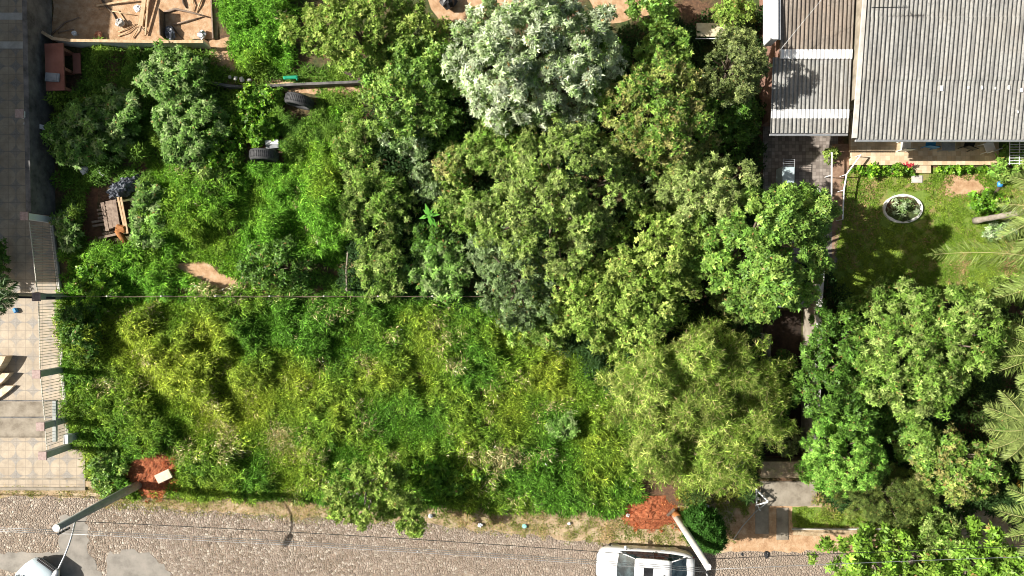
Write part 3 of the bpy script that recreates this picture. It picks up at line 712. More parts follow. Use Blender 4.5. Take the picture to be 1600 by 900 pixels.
shrubs = [
 ('dark green shrub under the young plant with the large vivid leaves', 672, 378, 40, 34, 1.3, 'deep'),
 ('green shrub between the young large leaved plant and the rusty tinged shrub', 705, 310, 30, 30, 1.5, 'sage'),
 ('green shrub in the gap above the young large leaved plant', 668, 285, 34, 36, 1.5, 'greydark'),
 ('mid green shrub in the hollow right of the silvery shrub', 690, 205, 34, 44, 1.5, 'deep'),
 ('dark shrub over the shaded passage left of the thin pale wall', 1225, 600, 26, 60, 1.6, 'deep'),
 ('small drab shrub at the lower end of the shaded passage', 1240, 690, 20, 26, 1.4, 'drab'),
 ('leafy shrub between the castor plants and the lower tyre', 340, 230, 36, 34, 1.0, 'croton'),
 ('green shrub left of the upper tyre below the wall stub', 405, 150, 34, 20, .8, 'croton'),
 ('weedy shrub at the top left corner of the lush mound below the castor plants', 330, 285, 30, 30, .9, 'sage'),
 ('silvery shrub among green ones below the mid green tree', 632, 205, 42, 40, 2.2, 'silver2'),
 ('green castor like shrub left of the young tobacco plant', 590, 322, 58, 66, 2.0, 'sage'),
 ('rusty tinged shrub left of the large olive tree', 712, 258, 34, 38, 2.2, 'yellowtip'),
 ('sage green shrub below the silvery white crown', 772, 225, 52, 50, 3.0, 'sage'),
 ('pale shrub leaning on the left flank of the large olive tree', 738, 330, 46, 42, 2.4, 'sage'),
 ('blue green castor like shrub above the thin wire fence', 690, 420, 55, 44, 1.8, 'castor'),
 ('pale green shrub above the wire fence right of the upright post', 600, 420, 44, 46, 1.8, 'sage'),
 ('dark green shrub in the hollow left of the upright post', 425, 415, 58, 38, 1.7, 'deep'),
 ('green shrub on the grass mound left of the silvery shrub', 560, 240, 34, 60, 1.8, 'sage'),
 ('small dark shrub right of the red soil near the left kerb', 166, 744, 32, 32, 1.0, 'bright'),
 ('leafy shrub near the two old tyres', 395, 195, 38, 34, .9, 'croton'),
 ('bushy shrub at the left end of the field below the wire fence', 150, 445, 40, 34, 1.2, 'croton'),
 ('dark shrub beside the fence posts at the left end of the field', 118, 510, 30, 44, 1.4, 'deep'),
 ('blue green shrub where the field meets the grey green tree', 838, 505, 50, 42, 2.0, 'sage'),
 ('dark leafy shrub in the gap between the silvery and the glossy tree', 945, 110, 44, 70, 2.6, 'deep'),
 ('leafy shrub between the glossy tree and the drab one by the roof', 1045, 78, 40, 52, 3.0, 'bright'),
 ('shrub at the very top edge above the pale board', 1022, 8, 44, 26, 3.0, 'bright'),
 ('fresh green shrub at the top edge left of the roof', 1150, 18, 34, 28, 2.6, 'lime'),
 ('dark shrub below the drab tree beside the roof edge', 1150, 185, 44, 58, 2.8, 'deep'),
 ('pale green shrub right of the dark gap under the olive tree', 1010, 285, 30, 30, 2.4, 'greydark'),
 ('olive shrub left of the boundary slab at the driveway end', 1160, 470, 48, 36, 2.6, 'olive'),
 ('leafy shrub at the bottom edge of the lawn in tree shade', 1395, 465, 46, 26, 2.2, 'sage'),
 ('glossy shrub at the right edge below the terrace', 1585, 255, 24, 24, 1.4, 'bright'),
 ('green shrub at the foot of the leaning palm trunk', 1545, 318, 28, 22, 1.0, 'croton'),
 ('fresh shrub under the long palm frond at the right edge', 1580, 455, 30, 26, 1.2, 'lime'),
 ('silvery sage shrub at the right edge of the lawn', 1568, 358, 22, 18, .9, 'silver2'),
 ('dark shrub right of the glossy tree at the lower right', 1600, 700, 30, 50, 2.0, 'deep'),
 ('dark leafy shrub under the fresh green garden tree', 1400, 650, 52, 40, 2.2, 'deep'),
 ('low leafy shrub between the feathery shrub and the lime tree', 1448, 820, 50, 34, 1.8, 'sage'),
 ('pale weed shrub in the street side grass of the field', 880, 668, 26, 20, 1.5, 'castor'),
 ('leafy shrub on the street side below the field', 700, 745, 60, 30, .9, 'croton'),
 ('grey green shrub crowding the left of the grey green tree', 760, 392, 34, 34, 2.4, 'greydark'),
]
for lb, px, py, rx, ry, ht, kd in shrubs:
    T('leafy_shrub', 'shrub', lb, px, py, rx, ry, ht, kd, .045, low=.3, crown_name='foliage', group='shrubs of the overgrown lots', limbs=6)

# topiary conifer beside the right pole
e = empty('conifer_tree', P(1104, 832, 2.4) * 1, 0, 'dark clipped conifer beside the right hand street pole', 'tree'); e.location.z = 0
r = np.random.default_rng(55); m_ = 5200
dd = unit(r.normal(size=(m_, 3))); p = dd*np.array([.78, .78, 1.75])*(.62+.5*r.random((m_, 1))**.8*(1+.25*np.sin(dd[:, :1]*9+dd[:, 2:3]*7)*np.cos(dd[:, 1:2]*11))) + np.array([0, 0, 2.1])
p[:, :2] *= np.clip(1.25-.22*(p[:, 2:3]-1), .5, 1.1)
v = rosettes(p, unit(dd+np.array([0, 0, .5])+r.normal(0, .3, (m_, 3))), 8, .12, .028, .7, r)
nzc = .5+.5*np.sin(dd[:, 0]*6+p[:, 2]*4.1+1)*np.cos(dd[:, 1]*7-p[:, 2]*3.3); kp = (r.random(m_) < .25+nzc) ; p = p[kp]; dd = dd[kp]; m_ = len(p)
v = rosettes(p, unit(dd+np.array([0, 0, .5])+r.normal(0, .45, (m_, 3))), 8, .13, .03, .6, r)
c = np.repeat(np.array([[.045, .125, .018]])*np.exp(r.normal(0, .3, (m_, 1))), 8, 0)
soup('crown', v, c, LEAF, e)
MB().tube([(0, 0, -.1), (0, 0, 1.2), (0, 0, 2.6)], [.09, .07, .02], 8).build('trunk', BARK, e, smooth=True)

# young tobacco plant: one rosette of big leaves
loc = P(670, 336, 2.2); e = empty('tobacco_plant', (loc.x, loc.y, 0), 0, 'young plant with one rosette of large vivid green leaves', 'plant')
p = np.array([[0, 0, 2.15], [0, 0, 2.3]]); v = np.concatenate([rosettes(p[:1], np.array([[0, 0, 1.]]), 7, .55, .2, .15, r), rosettes(p[1:], np.array([[0, 0, 1.]]), 5, .34, .13, .5, r)])
soup('foliage', v, np.array([[.13, .38, .05]])*np.exp(r.normal(0, .1, (len(v), 1))), GLOSSY, e)
MB().tube([(0, 0, -.05), (0, 0, 2.25)], [.035, .02], 6).build('stem', BARK, e)

# hedge of flowers by the terrace
def hedge(label, x0, x1, y, hgt, dep, kd, seed, name='flower_bed'):
    e = empty(name, (*G((x0+x1)/2, y), 0), 0, label, 'plants')
    crown(0, 0, (x1-x0)/2*M, dep, .05, hgt, kd, seed, e, name='foliage', dens=1.2)
    return e
e = hedge('bed of broad leaved flowers with red blooms along the terrace left of the step', 1332, 1424, 268, .34, .26, 'croton', 900)
r = np.random.default_rng(91); p = np.stack([r.normal(1.0, .15, 14), r.normal(.2, .08, 14), r.uniform(.42, .52, 14)], -1)
soup('blossom', rosettes(p, np.tile([[0, 0, 1.]], (14, 1)), 6, .07, .05, .4, r), np.tile([[.55, .06, .08]], (84, 1)), MATTE, e)
hedge('row of low plants along the terrace right of the step', 1458, 1545, 266, .22, .16, 'croton', 901)

# palms
def frond(mb_pts, length, rise, az, r, wid=.62, n=46):
    """returns (rachis pts, leaf arrays)"""
    t = np.linspace(0, 1, n); hx = length*t*(1-.12*t); hz = rise*np.sin(t*math.pi*.62)*length*.4 - .28*length*t**2.4
    return hx, hz, t
def palm(label, px, py, h, az_list, length, seed, trunk_base=None, tr=.17, green=(.20, .26, .07), lw=.035):
    r = np.random.default_rng(seed)
    top = P(px, py, h)
    base = Vector((top.x, top.y, 0)) if trunk_base is None else Vector((*G(*trunk_base), 0))
    e = empty('palm_tree', base, 0, label, 'palm', 'palms along the right edge')
    t_ = top - base
    pts = [t_*(i/13) for i in range(14)]
    MB().tube(pts, [tr*1.45, tr*1.12] + [tr*(1+.06*((i % 2)*2-1)) for i in range(12)], 12).build('trunk', PALEBARK, e, smooth=True)
    for az, ln, rise in az_list:
        ln = ln*length
        n = 90; t = np.linspace(0, 1, n)
        hx = ln*t*(1-.1*t); hz = ln*(rise*t - (rise+.25)*t**2.2)
        ca, sa = math.cos(az), math.sin(az)
        side = .10*ln*np.sin(t*2.5)*r.uniform(-1, 1)
        rx_ = hx*ca - side*sa; ry_ = hx*sa + side*ca
        rp = np.stack([rx_, ry_, hz], -1) + np.array(t_)
        mb = MB(); mb.tube([Vector(q) for q in rp[::6]], list(np.linspace(.035, .008, len(rp[::6]))), 5)
        rach = mb.build('frond', PALEWOOD if False else FROND, e, smooth=True)
        ii = np.arange(5, n); vs = []
        tan = unit(np.gradient(rp, axis=0))
        for sgn in (-1, 1):
            for rep in range(1):
                q = ii
                perp = np.cross(tan[q], [0, 0, 1.])*sgn
                prof = np.sin(np.clip(t[q]*1.05, 0, 1)*math.pi)**.45
                a = unit(perp*1.0 + tan[q]*.55 + np.array([0, 0, 1.])*r.normal(.0, .4, (len(q), 1)))
                L_ = .50*(ln/2.6)**.5*prof*r.uniform(.8, 1.1, len(q)) + .1
                vs.append(leaf_arrays(rp[q] + tan[q]*rep*.02, a, np.tile([[0, 0, 1.]], (len(q), 1)) + r.normal(0, .3, (len(q), 3)), L_, np.full(len(q), lw), .3, .35))
        v = np.concatenate(vs)
        c = np.array([green])*np.exp(r.normal(0, .22, (len(v), 1)))
        soup('leaflets', v, c, GLOSSY, rach)
    return e
FROND = mottled('palm rachis', (.25, .27, .09), (.36, .36, .14), 5, .6, bmp=0)
ring = lambda n, off, l0=1.0, rs=.35: [(off+2*math.pi*i/n + random.uniform(-.12, .12), l0*random.uniform(.85, 1.1), rs*random.uniform(.5, 1.5)) for i in range(n)]
palm('palm with a thin leaning pale trunk rooted in the lawn', 1650, 322, 5.0, ring(11, .2), 2.4, 31, trunk_base=(1524, 345), tr=.13)
palm('palm whose long frond lies out over the bottom of the lawn', 1668, 415, 4.4, [(math.pi-.05, 1.75, .25), (math.pi+.5, 1.0, .4)] + ring(9, 4.4), 3.2, 32, trunk_base=(1690, 440), green=(.20, .27, .07))
palm('palm at the right edge beside the fresh green garden tree', 1638, 548, 4.6, ring(14, .1), 2.2, 33, trunk_base=(1655, 560), green=(.19, .26, .06))
palm('palm at the right edge below the garden tree with upright fronds', 1612, 668, 4.2, ring(13, .3), 2.2, 34, trunk_base=(1640, 690), green=(.22, .28, .08))
palm('palm at the bottom of the right edge, its fronds over the small trees', 1655, 805, 4.4, ring(13, .25), 2.3, 35, trunk_base=(1680, 800), green=(.20, .27, .07))
palm('palm at the left edge throwing a spiky shadow on the tiles', -22, 462, 3.3, ring(13, .05), 1.25, 36, tr=.1, green=(.06, .12, .03))

# ------------------------------------------------------------------ left neighbour: wall, fence, house
e = empty('boundary_wall', (*G(76, 180), 0), 0, 'grey boundary wall with painted shade along the shaded left yard', 'wall')
g0 = Vector((*G(76, 180), 0)); q = lambda px, py: (G(px, py)[0]-g0.x, G(px, py)[1]-g0.y)
MB().prism([q(70, -250), q(76, -250), q(87, 338), q(81, 338)], 0, 1.72).build('wall_body', DARKWALL, e)
MB().prism([q(69.3, -250), q(76.7, -250), q(87.7, 338), q(80.3, 338)], 1.723, 1.78).build('coping', DARKWALL, e)

posts = [(79, 193, 'topmost fence post, on the dark grey wall near the shaded castor plant'), (86, 344, 'fence post at the upper end of the white bars'),
         (104, 463, 'fence post where the thin wire fence meets the tiles'), (104, 577, 'fence post in the middle of the sunlit bars'),
         (110, 654, 'fence post beside the concrete driveway slab'), (113, 697, 'fence post at the corner of the tiled sidewalk')]
for px, py, lb in posts:
    x, y = G(px, py); hh = 1.93
    e = empty('fence_post', (x-.12, y, 0), 0, lb, 'post', 'posts with stone caps on the left')
    MB().box((0, 0, hh/2), (.26, .28, hh), bev=.01).build('shaft', WHITE if py < 400 else GREYPAINT, e)
    MB().box((0, 0, hh+.033), (.38, .38, .06), bev=.012).build('cap', PINKSTONE, e)
def bar_fence(label, x0, y0, x1, y1, parent_name='railing'):
    a = Vector((*G(x0, y0), 0)); b = Vector((*G(x1, y1), 0)); L = (b-a).length; u = (b-a).normalized()
    ang = math.atan2(u.y, u.x)
    e = empty('barred_fence', a, ang, label, 'fence', 'white barred fence panels')
    mb = MB(); n = int(L/.125)
    for i in range(1, n): mb.tube([(L*i/n, 0, .12), (L*i/n, 0, 1.72)], .011, 5)
    mb.build('bar', CREAMPAINT, e)['kind'] = 'stuff'
    for z in (.2, 1.68):
        MB().box((L/2, .002, z), (L, .03, .03)).build('rail', CREAMPAINT, e)
    MB().box((L/2, 0, .07), (L, .16, .14), bev=.01).build('plinth', PALECONC, e)
bar_fence('white barred fence panel over the half shaded tiles', 83, 352, 95, 456)
bar_fence('white barred fence panel over the sunlit tiles', 97, 470, 99, 570)
bar_fence('white barred fence panel just above the concrete slab', 100, 585, 106, 646)
bar_fence('short white barred fence panel beside the slab', 107, 662, 109, 690)
o = MB().box((0, 0, 0), (.16, 1.85, .14)).build('gate_beam', GREYPAINT); o.location = P(86, 658, 1.1)
tag(o, 'pale grey horizontal gate beam crossing the post beside the slab', 'beam')
loc = P(104, 686, 1.2); e = empty('meter_box', (loc.x, loc.y, 0), 0, 'small white meter box on the sidewalk corner wall', 'box')
MB().box((0, 0, 1.1), (.22, .42, .34), bev=.02).build('casing', WHITE, e); MB().box((0, 0, .45), (.16, .3, .9)).build('pedestal', GREYPAINT, e)
MB().box((.115, 0, 1.1), (.01, .3, .24)).build('lid', PALECONC, e)
loc = P(79, 205, 0.9)
e = empty('yellow_bracket', P(75, 201, 1.0), R(-15), 'small yellow plastic thing at the foot of the topmost post', 'bracket')
MB().box((0, 0, 0), (.28, .26, .12), bev=.04).build('body', YELLOWPL, e, jitter=.02); MB().box((-.6, 0, .02), (1.0, .2, .06)).build('arm', WHITE, e)

def house_box(label, px0, px1, py0, py1, h, name='neighbour_house'):
    x0, y1 = G(px0, py0); x1, y0 = G(px1, py1)
    e = empty(name, ((x0+x1)/2, (y0+y1)/2, 0), 0, label, 'house')
    hw, hd = (x1-x0)/2, (y1-y0)/2
    MB().prism([(-hw, -hd), (hw, -hd), (hw, hd), (-hw, hd)], 0, h).build('wall', WHITEWALL, e)
    o = 0.15
    MB().quad_strip([[(-hw-o, -hd-o, h+.003), (hw+o, -hd-o, h+.003), (hw+o, hd+o, h+.003), (-hw-o, hd+o, h+.003)],
                     [(-hw-o, -.05, h+.5), (hw+o, -.05, h+.5), (hw+o, .05, h+.5), (-hw-o, .05, h+.5)]]).build('roof', ROOFTILE, e)
    for yy in (-hd*.5, hd*.4):
        f = MB().box((hw+.012, yy, 1.6), (.05, 1.2, 1.0)).build('window', WHITE, e); MB().box((hw+.04, yy, 1.6), (.02, 1.0, .8)).build('pane', GLASS, f)
house_box('white house beyond the upper left corner that shades the bare yard', -470, -112, -300, 62, 6.2)
house_box('tallest white house beyond the left edge that shades the castor plants', -470, -112, 64, 236, 8.4)
house_box('lower white house beyond the left edge beside the tiled terrace', -470, -88, 246, 420, 5.5, name='neighbour_house')
# curved garden steps
for i, (rr_, a0) in enumerate(((90, 23), (105, 36), (120, 43))):
    mb = MB(); cx, cy = -62, 520
    ringo = [G(cx+rr_*math.cos(R(a0+(95-a0)*k/14)), cy+rr_*math.sin(R(a0+(95-a0)*k/14))) for k in range(15)]
    mb.prism(ringo + [G(-180, cy+rr_), G(-180, cy+rr_*math.sin(R(a0)))], 0.02, .52-.17*i)
    o = mb.build('garden_step', CREAMTILE)
    tag(o, ['highest', 'middle', 'lowest'][i] + ' curved cream tiled step at the left edge', 'step', 'curved tiled steps')
o = MB().box((0, 0, .09), (.16, .22, .18), bev=.03).build('watering_can', BLUEPL, None); o.location = P(24, 485, .1); o.location.z = 0; o.rotation_euler.z = .5
tag(o, 'small dark blue container on the tiles in the palm shadow', 'container')
T('leafy_shrub', 'shrub', 'dark garden shrub at the left edge above the palm', -4, 410, 14, 40, 1.0, 'deep', .04, low=.3, crown_name='foliage')

# ------------------------------------------------------------------ things of the shaded yard
g0 = P(86, 105, 1.0)
e = empty('flat_bench', (g0.x, g0.y, 0), R(2), 'long red brown flat slab top against the dark wall', 'slab')
MB().box((0, 0, 1.0), (.86, 2.15, .08), bev=.01).build('top', BROWNPANEL, e)
for sy in (-.9, 0, .9): MB().box((0, sy, .48), (.6, .14, .95)).build('support', BRICK, e)
MB().box((.62, .35, .35), (.36, .95, .05)).build('shelf', BROWNPANEL, e)
o = MB().box((0, 0, 0), (.66, .40, .07), bev=.03).box((.0, 0, .02), (.45, .26, .07)).build('grey_basin', GREYBOARD); o.location = P(67, 118, 1.35); o.rotation_euler.z = R(-4)
o.location.x += .25
o.location.z = 1.08
tag(o, 'grey basin lying across the edge of the red brown slab', 'basin')
# white curved yard wall
def wall_path(name, label, pts, h, th, mat, cop=None):
    w = [Vector((*G(*p), 0)) for p in pts]; base = w[0]
    e = empty(name, base, 0, label, 'wall')
    inner, outer = [], []
    for i, p in enumerate(w):
        t = (w[min(i+1, len(w)-1)]-w[max(i-1, 0)]).normalized(); n = Vector((-t.y, t.x, 0))*th/2
        inner.append(p+n-base); outer.append(p-n-base)
    rings = [[(a.x, a.y, 0), (b.x, b.y, 0), (b.x, b.y, h), (a.x, a.y, h)] for a, b in zip(inner, outer)]
    MB().quad_strip(rings).build('wall_body', mat, e)
    if cop:
        k = 1.15
        rings = [[((a*k+b*(1-k)).x, (a*k+b*(1-k)).y, h+.002), ((b*k+a*(1-k)).x, (b*k+a*(1-k)).y, h+.002), ((b*k+a*(1-k)).x, (b*k+a*(1-k)).y, h+.04), ((a*k+b*(1-k)).x, (a*k+b*(1-k)).y, h+.04)] for a, b in zip(inner, outer)]
        MB().quad_strip(rings).build('coping', cop, e)
    return e
wall_path('yard_wall', 'thin white wall between the bare yard and the castor plants', [(84, 60), (100, 70), (125, 73), (190, 74), (260, 75), (330, 75)], .85, .10, WHITEWALL, PALEWOOD)
wall_path('garden_wall', 'low dark grey wall stub above the two old tyres', [(318, 118), (332, 132), (362, 138), (400, 140), (460, 136), (560, 132), (584, 130)], .45, .12, DARKWALL)
for px, py, s, wd in ((360, 121, .16, 'leftmost small'), (369, 123, .2, 'second'), (379, 125, .24, 'biggest'), (390, 126, .18, 'rightmost')):
    o = MB().box((0, 0, s/3), (s, s*.8, s*.7), bev=s*.2).build('stone', PALECONC, jitter=.01); o.location = P(px, py, .45); o.location.z = .45; o.rotation_euler.z = px
    tag(o, wd + ' pale stone on the low wall stub above the tyres', 'stone', 'pale stones on the wall stub')
def plank(name, label, cat, p0, p1, w_, th, mat, z0=.06, z1=.06, group=None):
    a = Vector((*G(*p0), z0)); b = Vector((*G(*p1), z1)); L = (b-a).length
    o = MB().box((0, 0, 0), (L, w_, th), bev=min(w_, th)*.1).build(name, mat)
    o.location = (a+b)/2; o.rotation_euler = (0, -math.asin((b.z-a.z)/L), math.atan2(b.y-a.y, b.x-a.x))
    return tag(o, label, cat, group)
def branch(label, pts, rad, mat=WOOD, z=.06, group='branches strewn over the bare yard', name='fallen_branch', cat='branch'):
    w = [Vector((*G(*p), z+.03*math.sin(i*2.1))) for i, p in enumerate(pts)]; b = w[0].copy()
    o = MB().tube([q_-b for q_ in w], list(np.linspace(rad, rad*.5, len(w))), 6).build(name, mat, smooth=True); o.location = b
    for ch in range(3 if len(pts) > 2 else 0): pass
    return tag(o, label, cat, group)
plank('wooden_plank', 'longest pale plank at the top edge of the bare yard', 'plank', (232, -14), (222, 42), .2, .07, PALEWOOD, .25, .12)
plank('wooden_plank', 'thin pale plank beside the longest one in the bare yard', 'plank', (238, -10), (229, 56), .08, .06, PALEWOOD, .3, .1)
plank('wooden_board', 'dark upright board standing in the bare yard right of the planks', 'board', (257, 20), (259, 61), .05, .55, DARKWOOD, .28, .28)
plank('wooden_plank', 'pale edging plank along the right border of the bare yard', 'plank', (332, 0), (335, 62), .07, .18, WOOD, .09, .09)
plank('wooden_plank', 'pale plank crossing the bare yard from left at the top', 'plank', (152, 10), (214, 2), .09, .04, PALEWOOD, .08, .2)
plank('wooden_plank', 'short pale plank fallen left of the long planks', 'plank', (185, 17), (201, 40), .06, .04, PALEWOOD, .04, .04)
brs = [('dark long branch reaching down from the top edge', [(157, -5), (166, 10), (178, 22), (183, 32)], .05, DARKWOOD),
       ('forked branch lying in the shade by the wall corner', [(80, 55), (92, 46), (103, 35), (125, 28)], .05, WOOD),
       ('straight stick lying in the shade of the bare yard', [(92, 52), (105, 49), (116, 46)], .04, WOOD),
       ('slender branch pointing to the white wall', [(186, 51), (198, 46), (214, 38)], .03, PALEWOOD),
       ('slender branch crossing another by the white wall', [(186, 57), (200, 52), (214, 42)], .03, PALEWOOD),
       ('thin branch right below the longest plank', [(208, 60), (216, 48), (222, 30)], .03, PALEWOOD),
       ('thick bent branch in the right part of the bare yard', [(258, 20), (275, 15), (300, 20), (328, 28)], .07, WOOD),
       ('fallen branch running to the bent one', [(272, 39), (290, 35), (318, 27)], .05, WOOD),
       ('dark stick leaning near the dark board', [(270, 42), (278, 52), (286, 62)], .035, DARKWOOD),
       ('branch tip at the top right of the bare yard', [(318, -5), (313, 8), (308, 20)], .05, PALEWOOD),
       ('dark branch tip at the top of the bare yard right of the board', [(285, -5), (288, 6), (292, 13)], .06, DARKWOOD),
       ('pale twig across the middle of the bare yard', [(176, 18), (196, 22), (216, 25)], .03, PALEWOOD),
       ('crooked twig beneath the longest plank', [(223, 44), (228, 50), (226, 56)], .025, DARKWOOD),
       ('leaning pale branch beside the top right branch tip', [(300, -5), (304, 8), (303, 18)], .04, PALEWOOD)]
for lb, pts, rd, mt in brs: branch(lb, pts, rd, mt)
def crumple(name, label, cat, px, py, s, mat, z=.1, n=26, group=None, fl=.5, sy=1.0, rz=0):
    r = np.random.default_rng(int(px*7+py)); mb = MB()
    rings = []
    for i in range(7):
        t = i/6; a = math.sin(math.pi*(.06+.88*t)); zz = -math.cos(math.pi*t)*s*fl*.5
        rings.append([(s*.5*a*math.cos(k*2*math.pi/11)*(1+r.normal(0, .17)), sy*s*.5*a*math.sin(k*2*math.pi/11)*(1+r.normal(0, .17)), zz+r.normal(0, s*.05)) for k in range(11)])
    mb.quad_strip(rings); o = mb.build(name, mat); p = P(px, py, z); o.location = (p.x, p.y, z+s*fl*.4 if z < .2 else z); o.rotation_euler.z = rz
    return tag(o, label, cat, group)
crumple('concrete_rubble', 'pale rounded rubble lump near the shade edge of the bare yard', 'rubble', 188, 36, .42, PALECONC)
crumple('concrete_rubble', 'pinkish rubble lump in the shade above the white wall', 'rubble', 155, 55, .34, BRICK)
crumple('plastic_bag', 'white crumpled bag in the shade of the bare yard', 'bag', 117, 53, .26, BAG)
crumple('plastic_bag', 'white crumpled bag next to the long planks', 'bag', 216, 14, .34, BAG)
crumple('plastic_bag', 'grey crumpled bag at the foot of the dark board', 'bag', 267, 52, .5, SHEETBLACK, sy=1.3)
crumple('plastic_bag', 'grey bag at the right border of the bare yard', 'bag', 317, 55, .42, STEEL)
crumple('plastic_bag', 'white bag in the shaded weeds left of the rounder one', 'bag', 133, 266, .42, BAG)
crumple('plastic_bag', 'rounder white bag in the shaded weeds above the board pile', 'bag', 162, 269, .42, BAG, sy=.8)
crumple('plastic_bag', 'little white bag on the bare soil below the board pile', 'bag', 157, 387, .2, BAG)
# board pile
pile = [(168, 318, 176, 362), (176, 316, 182, 358), (181, 315, 188, 356), (187, 314, 193, 354), (193, 310, 204, 362), (198, 310, 208, 366)]
for i, (a, b, c_, d_) in enumerate(pile):
    plank('wooden_board', ['leftmost', 'second', 'third', 'fourth', 'fifth', 'rightmost'][i] + ' long weathered board on top of the pile, counted from the left', 'board', (a, b), (c_, d_), .17 if i < 4 else .10, .05, WOOD if i < 4 else PALEWOOD, .42+.015*i, .42+.01*i, 'long boards of the pile')
for i in range(9):
    y_ = 318 + i*6.2; x0 = [158, 155, 157, 156, 147, 149, 165, 164, 158][i]
    plank('wooden_board', ['topmost', 'second', 'third', 'fourth', 'fifth and furthest projecting', 'sixth', 'seventh', 'eighth', 'lowest'][i] + ' short cross board under the pile, counted from the top', 'board', (x0, y_+5), (195, y_-3), .11, .06, WOOD, .15+.03*(i % 3), .18+.03*(i % 3), 'cross boards under the pile')
def drape(label, px, py, sx, sy, h, mat, rz):
    r = np.random.default_rng(3); n, m_ = 22, 14; mb = MB(); rings = []
    for i in range(n):
        u = i/(n-1)*2-1; row = []
        for j in range(m_):
            v_ = j/(m_-1)*2-1
            z = h*(1-.8*abs(u)**2.2)*(1-.8*abs(v_)**2.2) + .10*math.sin(u*9+v_*7) + r.normal(0, .035)
            row.append((u*sx+r.normal(0, .03), v_*sy*(1-.35*abs(u))+r.normal(0, .03), max(.03, z)))
        rings.append(row)
    mb.quad_strip(rings, closed=False); o = mb.build('plastic_sheet', mat); p = P(px, py, .3); o.location = (p.x, p.y, 0); o.rotation_euler.z = rz
    return tag(o, label, 'sheet')
drape('crumpled black plastic sheeting over the upper end of the board pile', 192, 292, .85, .42, .62, SHEETBLACK, R(28))
o = MB().tube([(0, 0, 0), (.1, -.18, .02), (.42, -.62, .0)], [.15, .14, .13], 12).build('rusty_pipe', RUST, smooth=True); o.location = P(184, 360, .35)
tag(o, 'bent rusty brown pipe at the lower end of the board pile', 'pipe')
o = MB().box((0, 0, 0), (.5, .3, .14), bev=.06).build('rusty_sheet', RUST, jitter=.02); o.location = P(188, 357, .5); o.rotation_euler.z = R(-15)
tag(o, 'rusty curved iron piece on the board pile end', 'iron')
# tyres
def tyre(label, px, py, rz):
    p = P(px, py, .5); e = empty('old_tyre', (p.x, p.y, 0), rz, label, 'tyre', 'old tyres standing in the grass')
    e.scale = (1.55, 1.75, 1.45)
    mb = MB(); prof = [(.22, -.07), (.25, -.10), (.31, -.115), (.355, -.10), (.37, -.05), (.375, 0), (.37, .05), (.355, .10), (.31, .115), (.25, .10), (.22, .07), (.235, 0)]
    n = 40; rings = []
    for i in range(n+1):
        a = 2*math.pi*i/n; rings.append([(q_[0]*math.cos(a)*1.12, q_[1]*1.25, q_[0]*math.sin(a)*1.12+.36) for q_ in prof])
    mb.quad_strip(rings, cap=False); mb.build('carcass', RUBBER, e, smooth=True)
    t = MB()
    for i in range(48):
        a = 2*math.pi*i/48
        t.box((.422*math.cos(a), 0, .36+.422*math.sin(a)), (.012, .17, .028), tilt=Matrix.Rotation(-a, 3, 'Y'))
    t.build('tread', RUBBER, e)
tyre('upper old black tyre standing in the grass, tilted to the right', 468, 158, R(-14))
tyre('lower old black tyre standing in the grass beside the pale block', 413, 243, R(-2))
o = MB().box((0, 0, .14), (.62, .10, .06)).box((0, .0, .05), (.6, .06, .1)).build('wooden_lath', PALEWOOD); o.location = P(408, 236, .55)
tag(o, 'short pale slat lying against the lower old tyre', 'slat')
e = empty('pale_block', P(426, 226, .35)*1, R(6), 'pale hollow block standing behind the lower old tyre', 'block')
e.location.z = 0
MB().box((0, 0, .22), (.60, .38, .44), bev=.01).build('body', GREYBOARD, e); MB().box((0, .10, .455), (.62, .2, .025)).build('top', WHITE, e)
o = MB().box((0, 0, 0), (.68, .16, .10), bev=.04).box((.3, -.05, 0), (.1, .2, .08), bev=.03).build('green_trough', GREENPL); o.location = P(454, 121, .5); o.rotation_euler.z = R(3)
tag(o, 'bright green plastic trough on the low wall stub', 'trough')
plank('wooden_plank', 'dark plank leaning at the right end of the low wall stub', 'plank', (540, 116), (572, 130), .14, .04, DARKWOOD, .5, .35)
plank('wooden_plank', 'thin pale plank standing out of the soil patch right of the wall stub', 'plank', (565, 127), (572, 150), .06, .04, PALEWOOD, .3, .05)
plank('wooden_plank', 'curved dark lath at the right end of the soil patch', 'plank', (582, 134), (575, 148), .05, .04, DARKWOOD, .15, .05)
plank('wooden_plank', 'pale plank lying below the wall stub between stones and trough', 'plank', (418, 135), (462, 131), .18, .04, PALEWOOD, .1, .1)
crumple('black_bin', 'dark round tub at the top edge between the trees', 'tub', 700, 2, .75, BLACK, z=.3, fl=.9)

# wire fence across the lots
a = G(108, 463); e = empty('wire_fence', (*a, 0), 0, 'thin wire fence with weathered posts between the grass field and the wooded lot', 'fence')
for k in range(9):
    x = k*2.45; MB().tube([(x, 0, 0), (x, .02, 1.25)], [.045, .04], 6).build('post', PALECONC, e)
for z in (.45, .85, 1.2):
    mb = MB(); mb.tube([(x*2.45/3, random.uniform(-.02, .02), z-.02*math.sin(x*2.09)**2) for x in range(25)], .006, 4); mb.build('wire', WOOD, e)
mb = MB().tube([(0, 0, 0), (.0, 0, 1.0)], [.07, .06], 8)
plank('concrete_post', 'dark fallen post across the stone capped post at the field corner', 'post', (72, 463.5), (114, 465), .09, .10, BLACK, 1.95, 1.3)
o = MB().box((0, 0, .75), (.09, .09, 1.5)).build('upright_post', CONC); o.location = (*G(552, 452), 0)
tag(o, 'upright grey post in the dark hollow above the wire fence', 'post')
e = empty('rail_fence', (*G(549, 425), 0), R(90), 'thin mossy rail running up from the wire fence', 'rail')
MB().tube([(-.9, 0, .9), (0, .03, .95), (.9, -.06, 1.0)], .035, 6).build('rail', CONC, e)
